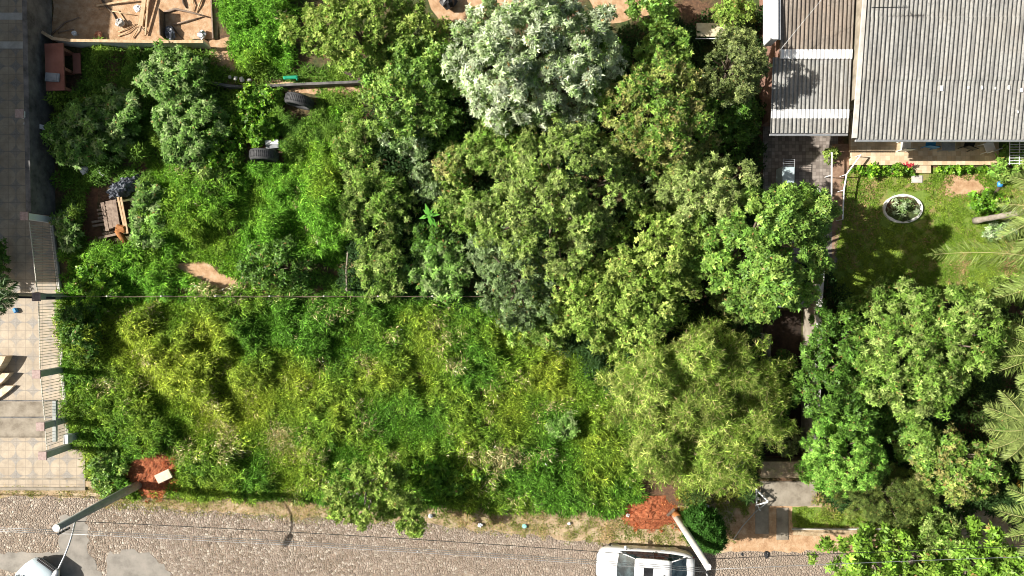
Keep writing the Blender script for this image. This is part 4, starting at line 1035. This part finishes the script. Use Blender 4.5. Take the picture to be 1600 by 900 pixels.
for x in (-.85, .85): MB().tube([(x, 0, 0), (x, 0, .95)], .04, 6).build('post', CONC, e)

# ------------------------------------------------------------------ red soil heaps
def heap(label, px, py, sx, sy, h, seed):
    r = np.random.default_rng(seed); n = 46; nz = Noise(seed)
    gx, gy = np.meshgrid(np.linspace(-1, 1, n), np.linspace(-1, 1, n), indexing='ij')
    an = np.arctan2(gy, gx); rr = np.hypot(gx, gy)*(1.0+.35*(nz.one(2*np.cos(an)+4, 2*np.sin(an)+4)-.5)*2)
    z = h*np.clip(1-rr**1.6, -.2, 1)*(.5+nz.fbm(gx*3.5+9, gy*3.5+9, 3)) + .13*(nz.fbm(gx*13+30, gy*13+30, 3)-.45)*np.clip(1.2-rr, 0, 1) - .03
    z = np.where(rr > 1.0, -.05, z)
    mb = MB(); mb.v = [(gx[i, j]*sx, gy[i, j]*sy, z[i, j]) for i in range(n) for j in range(n)]
    mb.f = [(i*n+j, (i+1)*n+j, (i+1)*n+j+1, i*n+j+1) for i in range(n-1) for j in range(n-1)]; mb.m = [0]*len(mb.f)
    o = mb.build('soil_heap', REDSOIL, smooth=False); o.location = (*G(px, py), .012)
    return tag(o, label, 'soil', 'fresh red soil heaps at the street poles')
heap('fresh red soil heap round the foot of the left pole', 235, 739, 1.35, 1.15, .22, 5)
heap('fresh red soil heap left of the foot of the right pole', 1010, 800, 1.45, .78, .2, 6)
r = np.random.default_rng(77)
grass('heap_debris', [[(196, 704), (276, 704), (280, 770), (240, 784), (196, 776)], [(962, 780), (1060, 778), (1075, 826), (985, 832)]], [], 14, 26, .07, .03, .2,
      pal((.40, .10, .04), (.50, .2, .08), (.2, .06, .03), lambda x, y: .2+0*x, lambda x, y: .2+0*x, .35), 19, rad=.12, mat=MATTE)
o = MB().box((0, 0, .13), (.74, .44, .09), bev=.02, tilt=Matrix.Rotation(R(6), 3, 'X')).build('pale_slab', PALEWOOD); o.location = (*G(260, 742), .12); o.rotation_euler.z = R(25)
o.data.materials[0] = mottled('cream board', (.58, .48, .36), (.7, .6, .47), 4, .8, bmp=.2)
tag(o, 'pale cream slab lying on the left red soil heap', 'slab')
plank('wooden_lath', 'short dark brown lath on the red soil at the foot of the right pole', 'slat', (1041, 804), (1052, 792), .12, .05, DARKWOOD, .2, .3)
for px, py, s, mt, lb in ((819, 822, .3, TEALPL, 'teal plastic scrap on the dry verge'), (750, 820, .3, BAG, 'white scrap on the dry verge right of the street tree'),
                          (673, 806, .3, STEEL, 'grey metal scrap under the shaded edge of the grass'), (889, 818, .2, BAG, 'small white scrap at the grass edge left of the right heap'),
                          (981, 805, .24, BAG, 'white scrap at the left end of the right red soil heap'), (1104, 791, .28, BAG, 'white scrap above the clipped conifer'),
                          (652, 862, .1, BAG, 'tiny white scrap on the cobbles below the street tree'), (790, 713, .45, STEEL, 'grey flat scrap in the grass on the bare soil'),
                          (620, 772, .3, BAG, 'white scrap beneath the street tree crown'), (986, 758, .4, TEALPL, 'blue green scrap half hidden in the grass above the right heap')):
    crumple('litter', lb, 'litter', px, py, s*.7, mt, z=.08, fl=.4)
# rubbish at the lower bamboo
for i, (px, py, s) in enumerate(((1146, 728, .5), (1158, 716, .4), (1140, 742, .35))):
    crumple('rubble_sack', ['largest', 'upper', 'lower'][i] + ' white sack among the bamboo leaves at the right', 'sack', px, py, s, BAG, z=1.2 if False else .1, fl=.6)

# ------------------------------------------------------------------ poles, wires
def pole(label, bx, by, h, mat, r0, r1, lean=(0, 0)):
    b = Vector((*G(bx, by), 0)); e = empty('street_pole', b, 0, label, 'utility pole', 'concrete street poles')
    top = Vector((lean[0], lean[1], h))
    MB().tube([(0, 0, -.3), top*.5, top], [r0, (r0+r1)/2, r1], 14).build('shaft', mat, e, smooth=True)
    MB().tube([top, top+Vector((0, 0, .03))], [r1+.01, r1+.01], 14).build('top_cap', WHITE, e)
    return e, top, b
POLEMAT = mottled('grey green concrete pole', (.24, .26, .235), (.33, .35, .32), 2.5, .85, bmp=.2)
POLEPALE = mottled('pale concrete pole', (.48, .45, .40), (.62, .60, .55), 2.5, .8, bmp=.2, c3=(.6, .56, .5))
eL, topL, bL = pole('grey concrete street pole with a long lamp arm on the left', 217, 757, 6.15, POLEMAT, .2, .13)
eR, topR, bR = pole('pale concrete street pole standing in front of the white car', 1054, 802, 6.2, POLEPALE, .18, .12, (-.12, -.12))
MB().tube([(0, 0, 0), (0, 0, .8)], [.19, .185], 12).build('soil_stain', RUST, eR, smooth=True)
for e_, t_, s in ((eL, topL, 1), (eR, topR, 1)):
    for k in range(4):
        z = t_.z-.15-.2*k
        MB().tube([t_*(z/t_.z)+Vector((.0, -.10, 0)), t_*(z/t_.z)+Vector((0, -.26, 0))], [.02, .02], 6).build('bracket', STEEL, e_)
        MB().tube([t_*(z/t_.z)+Vector((0, -.27, -.05)), t_*(z/t_.z)+Vector((0, -.27, .05))], [.05, .05], 8).build('insulator', BLACK, e_)
# lamp arms
def arm(e_, at, tip, bulge):
    a = Vector(at); b = Vector(tip); pts = [a.lerp(b, s)+Vector(bulge)*math.sin(s*math.pi)*.5 for s in np.linspace(0, 1, 9)]
    o = MB().tube(pts, .035, 8).build('lamp_arm', STEEL, e_, smooth=True)
    u = (b-pts[-2]).normalized(); u.z = 0; u.normalize()
    MB().quad_strip([[b+u*t-Vector((0, 0, zz)) + Vector((-u.y, u.x, 0))*w_*sg + Vector((0, 0, hh)) for sg, hh in ((-1, 0), (-.7, .07), (.7, .07), (1, 0), (.8, -.03), (-.8, -.03))] for t, w_, zz in ((-.1, .06, 0), (.05, .13, .01), (.35, .15, .02), (.55, .08, .03))]).build('lamp_head', STEEL, e_, smooth=True)
lt = P(89, 893, 5.6) - bL
arm(eL, (topL.x, topL.y, 4.9), lt, (.35, 0, .3))
lt2 = P(1120, 960, 6.3) - bR
arm(eR, (topR.x, topR.y, 5.4), lt2, (0, 0, .5))
def wire(label, p0, p1, sag, rad, mat, ext=None, group='overhead wires along the road'):
    p0, p1 = Vector(p0), Vector(p1); n = 17
    pts = [p0.lerp(p1, s)-Vector((0, 0, sag*4*s*(1-s))) for s in np.linspace(0, 1, n)]
    o = MB().tube([q_-p0 for q_ in pts], rad, 5).build('overhead_wire', mat, smooth=True); o.location = p0
    return tag(o, label, 'wire', group)
L_, R_ = bL+topL, bR+topR
wire('dark thick cable between the two street poles', L_+Vector((0, -.1, -1.1)), R_+Vector((0, -.1, -1.0)), .3, .013, BLACK)
words_ = ['topmost pale wire between the poles', 'second pale wire between the poles', 'third pale wire between the poles']
for k in range(3):
    wire(words_[k], L_+Vector((0, -.27, -.15-.2*k)), R_+Vector((0, -.27, -.15-.2*k)), .25, .010, STEEL)
    wire(words_[k].replace('between the poles', 'running off left from the left pole'), L_+Vector((0, -.27, -.15-.2*k)), L_+Vector((-30, .4, -.15-.2*k)), .3, .010, STEEL)
wire('dark thick cable running off right from the right pole', R_+Vector((0, -.1, -1.0)), R_+Vector((34, 1.0, -1.0)), .3, .013, BLACK)
wire('pale wire running off right from the right pole', R_+Vector((0, -.27, -.4)), R_+Vector((34, .8, -.4)), .3, .010, STEEL)
wire('thin service cable slanting over the annex roof', P(1216, 82, 3.9), P(1300, -20, 5.6), .15, .008, STEEL, group=None)
crumple('cable_coil', 'dark coil of cable on the right end of the thick cable', 'cable', 1198, 866, .26, BLACK, z=5.2, fl=.5)
crumple('cable_coil', 'small dark cable clamp on the thick cable over the road', 'cable', 1160, 866, .13, BLACK, z=5.2, fl=.5)

# meter frame with service pipe
loc = P(1186, 790, .3)
e = empty('service_meter', (loc.x, loc.y, 0), 0, 'low white triangular metal frame at the concrete apron corner with a hanging cable', 'frame')
def rt(px, py, h): return P(px, py, h)-Vector((loc.x, loc.y, 0))
MB().tube([rt(1180, 763, .30), rt(1200, 783, .42)], .045, 6).build('brace', WHITE, e)
MB().tube([rt(1182, 766, .30), rt(1182, 790, .30)], .035, 6).build('brace', WHITE, e)
MB().tube([rt(1180, 790, .30), rt(1200, 784, .42)], .035, 6).build('brace', WHITE, e)
MB().tube([rt(1183, 788, .30), rt(1188, 798, .25)], .025, 6).build('brace', WHITE, e)
MB().box(rt(1183, 778, .2)*1, (.12, .12, .30)).build('column', PALECONC, e)
pts = [rt(1199, 785, .42), rt(1180, 800, .5), rt(1160, 822, .3), rt(1146, 843, .05)]
MB().tube(pts, .018, 5).build('cable', STEEL, e)

# ------------------------------------------------------------------ right neighbour: house
def corrugated(name, x0, x1, y0, y1, z0, z1, mat, parent, pitch=.177, amp=.03, seed=1, yrows=14, dz=0):
    """x across the ribs, y0 (eave, south) to y1 rising from z0 to z1; local coordinates"""
    xs = np.arange(x0, x1, pitch/10); ys = np.linspace(y0, y1, yrows)
    X, Y = np.meshgrid(xs, ys, indexing='ij')
    Z = z0+(z1-z0)*(Y-y0)/(y1-y0) + amp*(2*np.abs(np.cos(np.pi*X/pitch))**.75-1)*1.25 + dz
    n, m_ = X.shape; mb = MB()
    mb.v = list(zip(X.ravel().tolist(), Y.ravel().tolist(), Z.ravel().tolist()))
    mb.f = [(i*m_+j, (i+1)*m_+j, (i+1)*m_+j+1, i*m_+j+1) for i in range(n-1) for j in range(m_-1)]; mb.m = [0]*len(mb.f)
    return mb.build(name, mat, parent, smooth=True)
hx, hy = P(1337, 216, 3.3).x, P(1337, 216, 3.3).y
e = empty('grey_roof_house', (hx, hy, 0), 0, 'house with a wide corrugated grey roof at the upper right', 'house')
RY = 13.0
zr = lambda y: 3.3+1.0*y/6.6
y = 0
rowh = 2.4; kx = 0
while y < RY:   # overlapping courses of sheets
    y2 = min(RY, y+rowh)
    corrugated('roof_course', 0.0, 14, y-.06, y2+.06, zr(y-.06), zr(y2+.06), ROOFA, e, dz=.03*(kx % 2), amp=.034)
    y = y2; kx += 1
MB().box((7, -.10, 3.25), (14.0, .09, .10)).build('gutter', STEEL, e)
MB().quad_strip([[(.02, 1.7, 0), (14, 1.7, 0), (14, 1.7, zr(1.7)-.12), (.02, 1.7, zr(1.7)-.12)], [(.02, RY, 0), (14, RY, 0), (14, RY, zr(RY)-.12), (.02, RY, zr(RY)-.12)]]).build('wall', CONC, e)
MB().quad_strip([[(-.17, 0, zr(0)-.02), (.03, 0, zr(0)-.02), (.03, 0, zr(0)+.075), (-.17, 0, zr(0)+.075)], [(-.03, RY, zr(RY)-.02), (.03, RY, zr(RY)-.02), (.03, RY, zr(RY)+.075), (-.03, RY, zr(RY)+.075)]]).build('flashing', PALECONC, e)
for i, x in enumerate((1.3, 4.2, 7.3)):
    dv = MB().box((x, 1.68, 1.05), (.9, .08, 2.1)).build('door', WOOD, e); MB().tube([(x+.35, 1.6, 1.0), (x+.35, 1.62, 1.12)], .02, 6).build('handle', STEEL, dv)
for x in (2.8, 6.0):
    f = MB().box((x, 1.68, 1.5), (1.1, .08, 1.0)).build('window', WHITE, e); MB().box((x, 1.63, 1.5), (.9, .03, .8)).build('pane', GLASS, f)
for i, (px, py, s) in enumerate(((1471, 138, 1), (1513, 137, .6), (1534, 137, .7), (1555, 138, .5), (1576, 137, .8), (1596, 141, .8), (1590, 175, .5))):
    hz = 3.3+1.0*(P(px, py, 3.8).y-hy)/6.6
    p = P(px, py, hz+.04) - Vector((hx, hy, 0))
    MB().box(p+Vector((0, 0, .02)), (.12*s, .22*s, .03), bev=.01).build('roof_patch', SKYL, e)
mb = MB().tube([P(1362, 12, 4.8)-Vector((hx, hy, 0)), P(1422, 11, 4.8)-Vector((hx, hy, 0))], .02, 5).tube([P(1405, 11, 4.8)-Vector((hx, hy, 0)), P(1408, 11, 4.55)-Vector((hx, hy, 0))], .02, 5)
for k in range(5): 
    q0 = P(1404+k*4, 8, 4.82)-Vector((hx, hy, 0)); q1 = P(1404+k*4, 14, 4.82)-Vector((hx, hy, 0)); mb.tube([q0, q1], .012, 4)
o = mb.build('aerial', BLACK); o.location = (hx, hy, 0); tag(o, 'thin television aerial near the top edge of the corrugated roof', 'aerial')
# annex
ax, ay = P(1203, 208, 2.8).x, P(1203, 208, 2.8).y
AW = hx-ax-.10
e = empty('annex_building', (ax, ay, 0), 0, 'lower corrugated roof annex with two white stripes left of the main roof', 'building')
za = lambda y: 2.8+.10*y
Y1 = P(1203, 90, 3.1).y-ay
corrugated('roof_course', 0, AW, 0, Y1, za(0), za(Y1), ROOFA, e, amp=.03)
corrugated('roof_course', .28, AW, Y1-.05, 12, za(Y1-.05)+.04, za(12)+.04, ROOFB, e, amp=.033)
for py in (177.5, 87.5):
    yc = P(1203, py, 2.95).y-ay
    corrugated('white_sheet', .0 if py > 100 else .3, AW, yc-.19, yc+.19, za(yc-.19)+.012+(.05 if py < 100 else 0), za(yc+.19)+.012+(.05 if py < 100 else 0), SKYL, e, amp=.016, dz=.022)
MB().box((AW/2, -.07, 2.76), (AW, .09, .1)).build('gutter', STEEL, e)
MB().prism([(.5, .9), (AW-.1, .9), (AW-.1, 12), (.5, 12)], 0, 2.65).build('wall', mottled('faded brick render', (.16, .085, .06), (.27, .16, .12), 4, .9), e)
f = MB().box((1.5, .88, 1.0), (.9, .06, 2.0)).build('door', WOOD, e); MB().tube([(1.8, .83, 1.0), (1.8, .84, 1.1)], .02, 6).build('handle', STEEL, f)
p = P(1203, 40, 3.2)
wx = p.x-ax
py_ = P(0, 0, 3.2).y-ay+1.5
MB().box((wx+.05, py_, 3.15), (.34, 6.6, .9)).build('parapet', WHITE, e)
MB().box((wx+.29, py_, 3.5), (.12, 6.6, .05)).build('parapet_gutter', STEEL, e)

# terrace
x0, y0 = G(1318, 260)
tag(MB().prism([G(1326, 150), G(1556, 150), G(1556, 259), G(1326, 259)], 0, .22).build('tiled_terrace', CREAMTILE), kind='structure')
e = empty('terrace_step', (*G(1438, 266), 0), 0, 'two cream tiled steps from the terrace down to the lawn', 'steps')
MB().box((0, .05, .07), (.85, .40, .14)).build('tread', CREAMTILE, e); MB().box((-.18, -.42, .025), (.5, .34, .05)).build('paving_slab', PALECONC, e)
tag(MB().prism([G(1300, 225), G(1326, 225), G(1326, 262), G(1316, 300), G(1316, 345), G(1300, 420)], 0, .03).build('side_path', mottled('brown path', (.2, .12, .08), (.33, .22, .15), 4, .9)), kind='structure')
def rail(label, pts, h, name='white_railing'):
    w = [Vector((*G(*p), 0)) for p in pts]; b = w[0].copy()
    e = empty(name, b, 0, label, 'railing', 'white railings by the driveway')
    MB().tube([q_-b+Vector((0, 0, h)) for q_ in w], .035, 8).build('handrail', WHITE, e)
    n = max(2, int((w[-1]-w[0]).length/.9))
    for i in range(n+1):
        q_ = w[0].lerp(w[-1], i/n)-b if len(w) == 2 else w[min(i, len(w)-1)]-b
        MB().tube([q_, q_+Vector((0, 0, h))], .02, 6).build('baluster', WHITE, e)
    return e
rail('long straight white railing between the driveway and the narrow path', [(1289, 243), (1288, 345)], .75)
rail('bent white railing from the terrace corner down the lawn side', [(1334, 246), (1312, 276), (1308, 300), (1306, 345)], .7)
loc = P(1234, 270, 1.0)
e = empty('steel_cabinet', (loc.x, loc.y, 0), R(-2), 'pale blue grey steel cabinet on the tiled driveway', 'cabinet')
MB().box((0, -.1, .45), (.56, .8, .85), bev=.015).build('body', mottled('pale steel blue', (.35, .45, .47), (.45, .54, .56), 3, .6, bmp=.1), e)
MB().box((0, -.1, .885), (.5, .72, .02)).build('lid', mottled('pale steel lid', (.42, .52, .54), (.5, .6, .62), 3, .5, bmp=.1), e)
mb = MB()
for sx in (-.26, .26): mb.tube([(sx, .3, .87), (sx, .66, .87)], .014, 6)
for k in range(4): mb.tube([(-.26, .34+.1*k, .87), (.26, .34+.1*k, .87)], .012, 6)
mb.build('rack', STEEL, e)
crumple('plastic_bag', 'small pale bag on the driveway tiles right of the steel cabinet', 'bag', 1276, 302, .36, BAG)
T('leafy_shrub', 'shrub', 'small yellow green plant beside the top of the driveway railing', 1302, 240, 13, 13, .9, 'lime', .03, low=.3, crown_name='foliage')
# round bed
p = P(1411, 326, .1)
e = empty('round_planter', (p.x, p.y, 0), 0, 'oval flower bed in the lawn with a white painted kerb', 'planter')
mb = MB(); n = 48; rings = []
for i in range(n+1):
    a = 2*math.pi*i/n; ca, sa = math.cos(a), math.sin(a); w_ = .075+.02*math.sin(5*a)+.012*math.sin(13*a)
    rings.append([((.90-w_)*ca, (.66-w_)*sa, 0), ((.90+w_*.3)*ca, (.66+w_*.3)*sa, 0), ((.90+w_*.3)*ca, (.66+w_*.3)*sa, .12), ((.90-w_)*ca, (.66-w_)*sa, .12)])
mb.quad_strip(rings, cap=False); mb.build('kerb', WHITEWALL, e)
mb = MB(); mb.poly([(.8*math.cos(a), .57*math.sin(a)) for a in np.linspace(0, 6.2, 30)], .06); mb.build('bed_soil', SOIL, e)
crown(0, .0, .72, .5, .0, .4, 'silver2', 701, e, name='bed_plants', dens=.25)
# terrace furniture in the eave shade
def chair(label, px, py, mat, rz):
    p = P(px, py, .5); e = empty('garden_chair', (p.x, p.y, .22), rz, label, 'chair')
    MB().box((0, 0, .42), (.46, .46, .04), bev=.015).build('seat', mat, e)
    MB().box((0, .24, .66), (.46, .04, .46), bev=.015).build('backrest', mat, e)
    for sx in (-1, 1):
        for sy in (-1, 1): MB().tube([(sx*.22, sy*.21, 0), (sx*.19, sy*.19, .42)], .02, 6).build('leg', mat, e)
chair('white garden chair under the eave at the left end of the terrace', 1413, 228, WHITE, R(180)); chair('blue garden chair under the eave on the terrace', 1452, 224, BLUEPL, R(170))
p = P(1479, 229, .5); e = empty('grey_table', (p.x, p.y, .22), 0, 'low grey table at the eave edge of the terrace', 'table')
MB().box((0, 0, .42), (.62, .42, .04), bev=.01).build('top', GREYBOARD, e)
for sx in (-.27, .27):
    for sy in (-.17, .17): MB().box((sx, sy, .2), (.04, .04, .4)).build('leg', STEEL, e)
chair('dark garden chair under the eave right of the grey table', 1512, 226, BLACK, R(160)); chair('white garden chair at the right end of the terrace', 1543, 230, WHITE, R(200))
# white gate/grille right
p = P(1592, 238, 1.0); e = empty('white_grille', (p.x, p.y, 0), 0, 'white barred grille at the right edge beside the terrace', 'grille')
mb = MB()
for k in range(9): mb.tube([(-.4+.0*k, .5-.125*k, .95), (.5, .5-.125*k, 1.0)], .014, 5)
mb.build('bars', WHITE, e)
for x in (-.4, .05, .5): MB().tube([(x, -.55, .96), (x, .55, .98)], .02, 6).build('frame_rail', WHITE, e)
for x in (-.4, .5): MB().tube([(x, -.5, 0), (x, -.5, .96)], .02, 6).build('leg', WHITE, e)
o = MB().box((0, 0, 0), (.22, .26, .2), bev=.05).build('blue_bucket', BLUEPL); p = P(1566, 287, .3); o.location = (p.x, p.y, .15)
tag(o, 'small blue bucket at the right edge of the lawn', 'bucket')
plank('wooden_plank', 'short dark plank on the lawn below the blue bucket', 'plank', (1551, 305), (1562, 290), .12, .06, DARKWOOD, .05, .05)
plank('wooden_plank', 'pale board lying at the right end of the terrace', 'plank', (1540, 257), (1556, 252), .16, .05, PALEWOOD, .28, .28)
# pale board above
loc = P(1118, 46, 1.0); e = empty('pale_board_table', (loc.x, loc.y, 0), 0, 'pale wooden board table in the trees left of the roof', 'table')
MB().box((0, 0, .95), (1.7, .62, .04), bev=.005).build('top', mottled('bleached board', (.5, .42, .28), (.66, .58, .42), 4, .8, bmp=.2), e)
for sx in (-.78, .78):
    for sy in (-.26, .26): MB().box((sx, sy, .47), (.06, .06, .93)).build('leg', WOOD, e)
MB().tube([(-.9, -.4, .95), (.9, -.4, .98)], .02, 6).build('rail', WHITE, e)
# boundary wall with slab
wall_path('boundary_wall', 'thin pale lichened wall between the bamboo and the right garden', [(1264, 400), (1259, 470), (1257, 560), (1254, 700)], 1.5, .20, CONC, PALECONC)
o = MB().box((0, 0, 0), (1.25, .48, .10)).build('cover_slab', GREYBOARD); o.location = P(1236, 472, 1.2)
tag(o, 'grey cover slab at the upper end of the thin pale wall', 'slab')
for s in (-.5, .5):
    MB().box((s, 0, -.61), (.12, .4, 1.1)).build('support', CONC, o)
tag(MB().box((*G(1220, 728), .35), (2.3, .75, .7)).build('gate_platform', mottled('mossy soil slab', (.18, .13, .08), (.32, .25, .17), 4, .95, c3=(.2, .2, .08))), 'mossy raised concrete platform behind the concrete apron', 'platform')
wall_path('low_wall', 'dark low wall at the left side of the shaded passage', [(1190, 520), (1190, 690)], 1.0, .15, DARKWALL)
sheet('passage_floor', [G(1192, 485), G(1252, 485), G(1252, 712), G(1192, 712)], .01, mottled('earth with painted shade', (.015, .011, .008), (.04, .026, .018), 3, .95))  # near-black earth colour has the passage's shade painted in
crumple('orange_sack', 'orange yellow heap at the right edge between palm fronds', 'sack', 1597, 752, .7, mottled('ochre', (.45, .25, .03), (.6, .38, .06), 4, .8), z=.1)

# ------------------------------------------------------------------ cars
def car(label, cx, cy, heading, paint, grille=False):
    """x forward, origin under the middle"""
    e = empty('parked_car', (cx, cy, 0.012), heading, label, 'car')
    L = 4.45; hw = .89
    st = [(-2.24, .42, .46, .78), (-2.21, .60, .34, .90), (-2.10, .73, .28, .96), (-1.92, .81, .25, 1.0), (-1.65, .86, .24, 1.02), (-1.2, .89, .22, .97), (-.3, .89, .22, .95), (.6, .89, .22, .94), (1.05, .885, .23, .92), (1.5, .865, .24, .86), (1.78, .82, .25, .80), (2.0, .74, .28, .73), (2.14, .62, .33, .66), (2.23, .42, .42, .57)]
    rings = []
    for x, w_, zb, zt in st:
        sh = zt-.10
        rings.append([(x, -w_*.9, zb), (x, -w_, zb+.12), (x, -w_, sh-.12), (x, -w_*.985, sh), (x, -w_*.90, zt-.02), (x, -w_*.5, zt+.02), (x, 0, zt+.035), (x, w_*.5, zt+.02), (x, w_*.90, zt-.02), (x, w_*.985, sh), (x, w_, sh-.12), (x, w_, zb+.12), (x, w_*.9, zb)])
    MB().quad_strip(rings).build('body', paint, e, smooth=True)
    # cabin: glass below, painted roof above
    def ringc(x, w_, z, n=1):
        return [(x, -w_, z-.06), (x, -w_*.93, z-.015), (x, -w_*.6, z+.01), (x, 0, z+.02), (x, w_*.6, z+.01), (x, w_*.93, z-.015), (x, w_, z-.06)]
    MB().quad_strip([r_ + [(r_[0][0], .5*r_[-1][1], r_[0][2]-.02), (r_[0][0], .5*r_[0][1], r_[0][2]-.02)] for r_ in (ringc(-1.06, .62, 1.39), ringc(-.85, .69, 1.44), ringc(-.2, .72, 1.47), ringc(.35, .71, 1.455), ringc(.63, .66, 1.40))]).build('roof', paint, e, smooth=True)
    MB().quad_strip([[(1.28, -.72, .90), (1.36, 0, .94), (1.28, .72, .90)], [(.93, -.68, 1.17), (1.0, 0, 1.21), (.93, .68, 1.17)], [(.62, -.64, 1.37), (.66, 0, 1.42), (.62, .64, 1.37)]], closed=False).build('windscreen', GLASS, e, smooth=True)
    MB().quad_strip([[(-1.78, -.68, 1.005), (-1.84, 0, 1.04), (-1.78, .68, 1.005)], [(-1.40, -.64, 1.22), (-1.46, 0, 1.26), (-1.40, .64, 1.22)], [(-1.04, -.60, 1.365), (-1.07, 0, 1.41), (-1.04, .60, 1.365)]], closed=False).build('rear_window', GLASS, e, smooth=True)
    for s in (-1, 1):
        lo = [(1.22, .80, .92), (.5, .825, .945), (-.3, .825, .96), (-1.0, .81, .97), (-1.66, .77, 1.0)]
        hi = [(.70, .65, 1.33), (.35, .69, 1.385), (-.2, .70, 1.40), (-.85, .67, 1.37), (-1.12, .60, 1.33)]
        MB().quad_strip([[(x, s*y_, z) for x, y_, z in lo], [(x, s*(y_+.02), z) for x, y_, z in hi]], closed=False).build('side_window', GLASS, e)
        for (a_, b_) in (((1.30, .75, .91), (.62, .655, 1.385)), ((-1.78, .71, 1.01), (-1.05, .61, 1.375)), ((-.28, .845, .96), (-.22, .71, 1.40))):
            MB().tube([(a_[0], s*a_[1], a_[2]), (b_[0], s*b_[1], b_[2])], .024, 6).build('pillar', paint if b_[0] != -.22 else BLACK, e, smooth=True)
        m_ = MB().box((1.0, s*.97, .98), (.14, .2, .13), bev=.04).build('mirror', paint, e, smooth=True)
        MB().quad_strip([[(2.13, s*.38, .68), (2.0, s*.66, .69), (2.1, s*.64, .6), (2.2, s*.40, .58)], [(1.92, s*.5, .765), (1.78, s*.74, .765), (1.84, s*.79, .68), (2.17, s*.45, .62)]]).build('headlight', STEEL, e)
        MB().box((-2.10, s*.56, .84), (.12, .28, .12), bev=.03).build('tail_light', mottled('red lens', (.35, .01, .01), (.4, .02, .02), 3, .2, bmp=0), e)
        for x in (-.75, .35): MB().box((x, s*.90, .78), (.18, .03, .03)).build('door_handle', STEEL, e)
        for x in (-1.35, 1.38):
            wv = MB(); prof = [(.19, -.09), (.30, -.10), (.325, -.06), (.325, .06), (.30, .10), (.19, .09)]
            wv.quad_strip([[(x+q_[0]*math.cos(a), s*.755+q_[1], .325+q_[0]*math.sin(a)) for q_ in prof] for a in np.linspace(0, 2*math.pi, 25)], cap=False)
            wo = wv.build('wheel', RUBBER, e, smooth=True)
            MB().tube([(x, s*.82, .325), (x, s*.862, .325)], [.2, .2], 14).build('rim', STEEL, wo)
    if grille:
        MB().box((2.19, 0, .56), (.10, 1.0, .22), bev=.02).build('grille', BLACK, e)
        for k in range(3): MB().box((2.245, 0, .49+.07*k), (.02, .96, .018)).build('grille_bar', STEEL, e)
        MB().box((1.33, 0, .945), (.14, 1.2, .03), bev=.01).build('cowl', BLACK, e)
    else:
        MB().box((.02, 0, 1.492), (.42, .62, .012), bev=.004).build('sunroof', BLACK, e)
        MB().box((-.7, 0, 1.48), (.07, .05, .05), bev=.015).build('aerial_fin', BLACK, e)
    MB().box((0, 0, .25), (3.9, 1.5, .12)).build('underbody', BLACK, e)
    return e
x, y = G(1004, 877)
car('white car with a dark sunroof parked beside the right pole, cut by the bottom edge', x, y-.05, R(180-3.5), CARWHITE)
fx = P(72, 884, .65); hd = R(54)
car('pale blue white car with chrome grille bars at the bottom left corner', fx.x-2.2*math.cos(hd), fx.y-2.2*math.sin(hd), hd, CARICE, True)
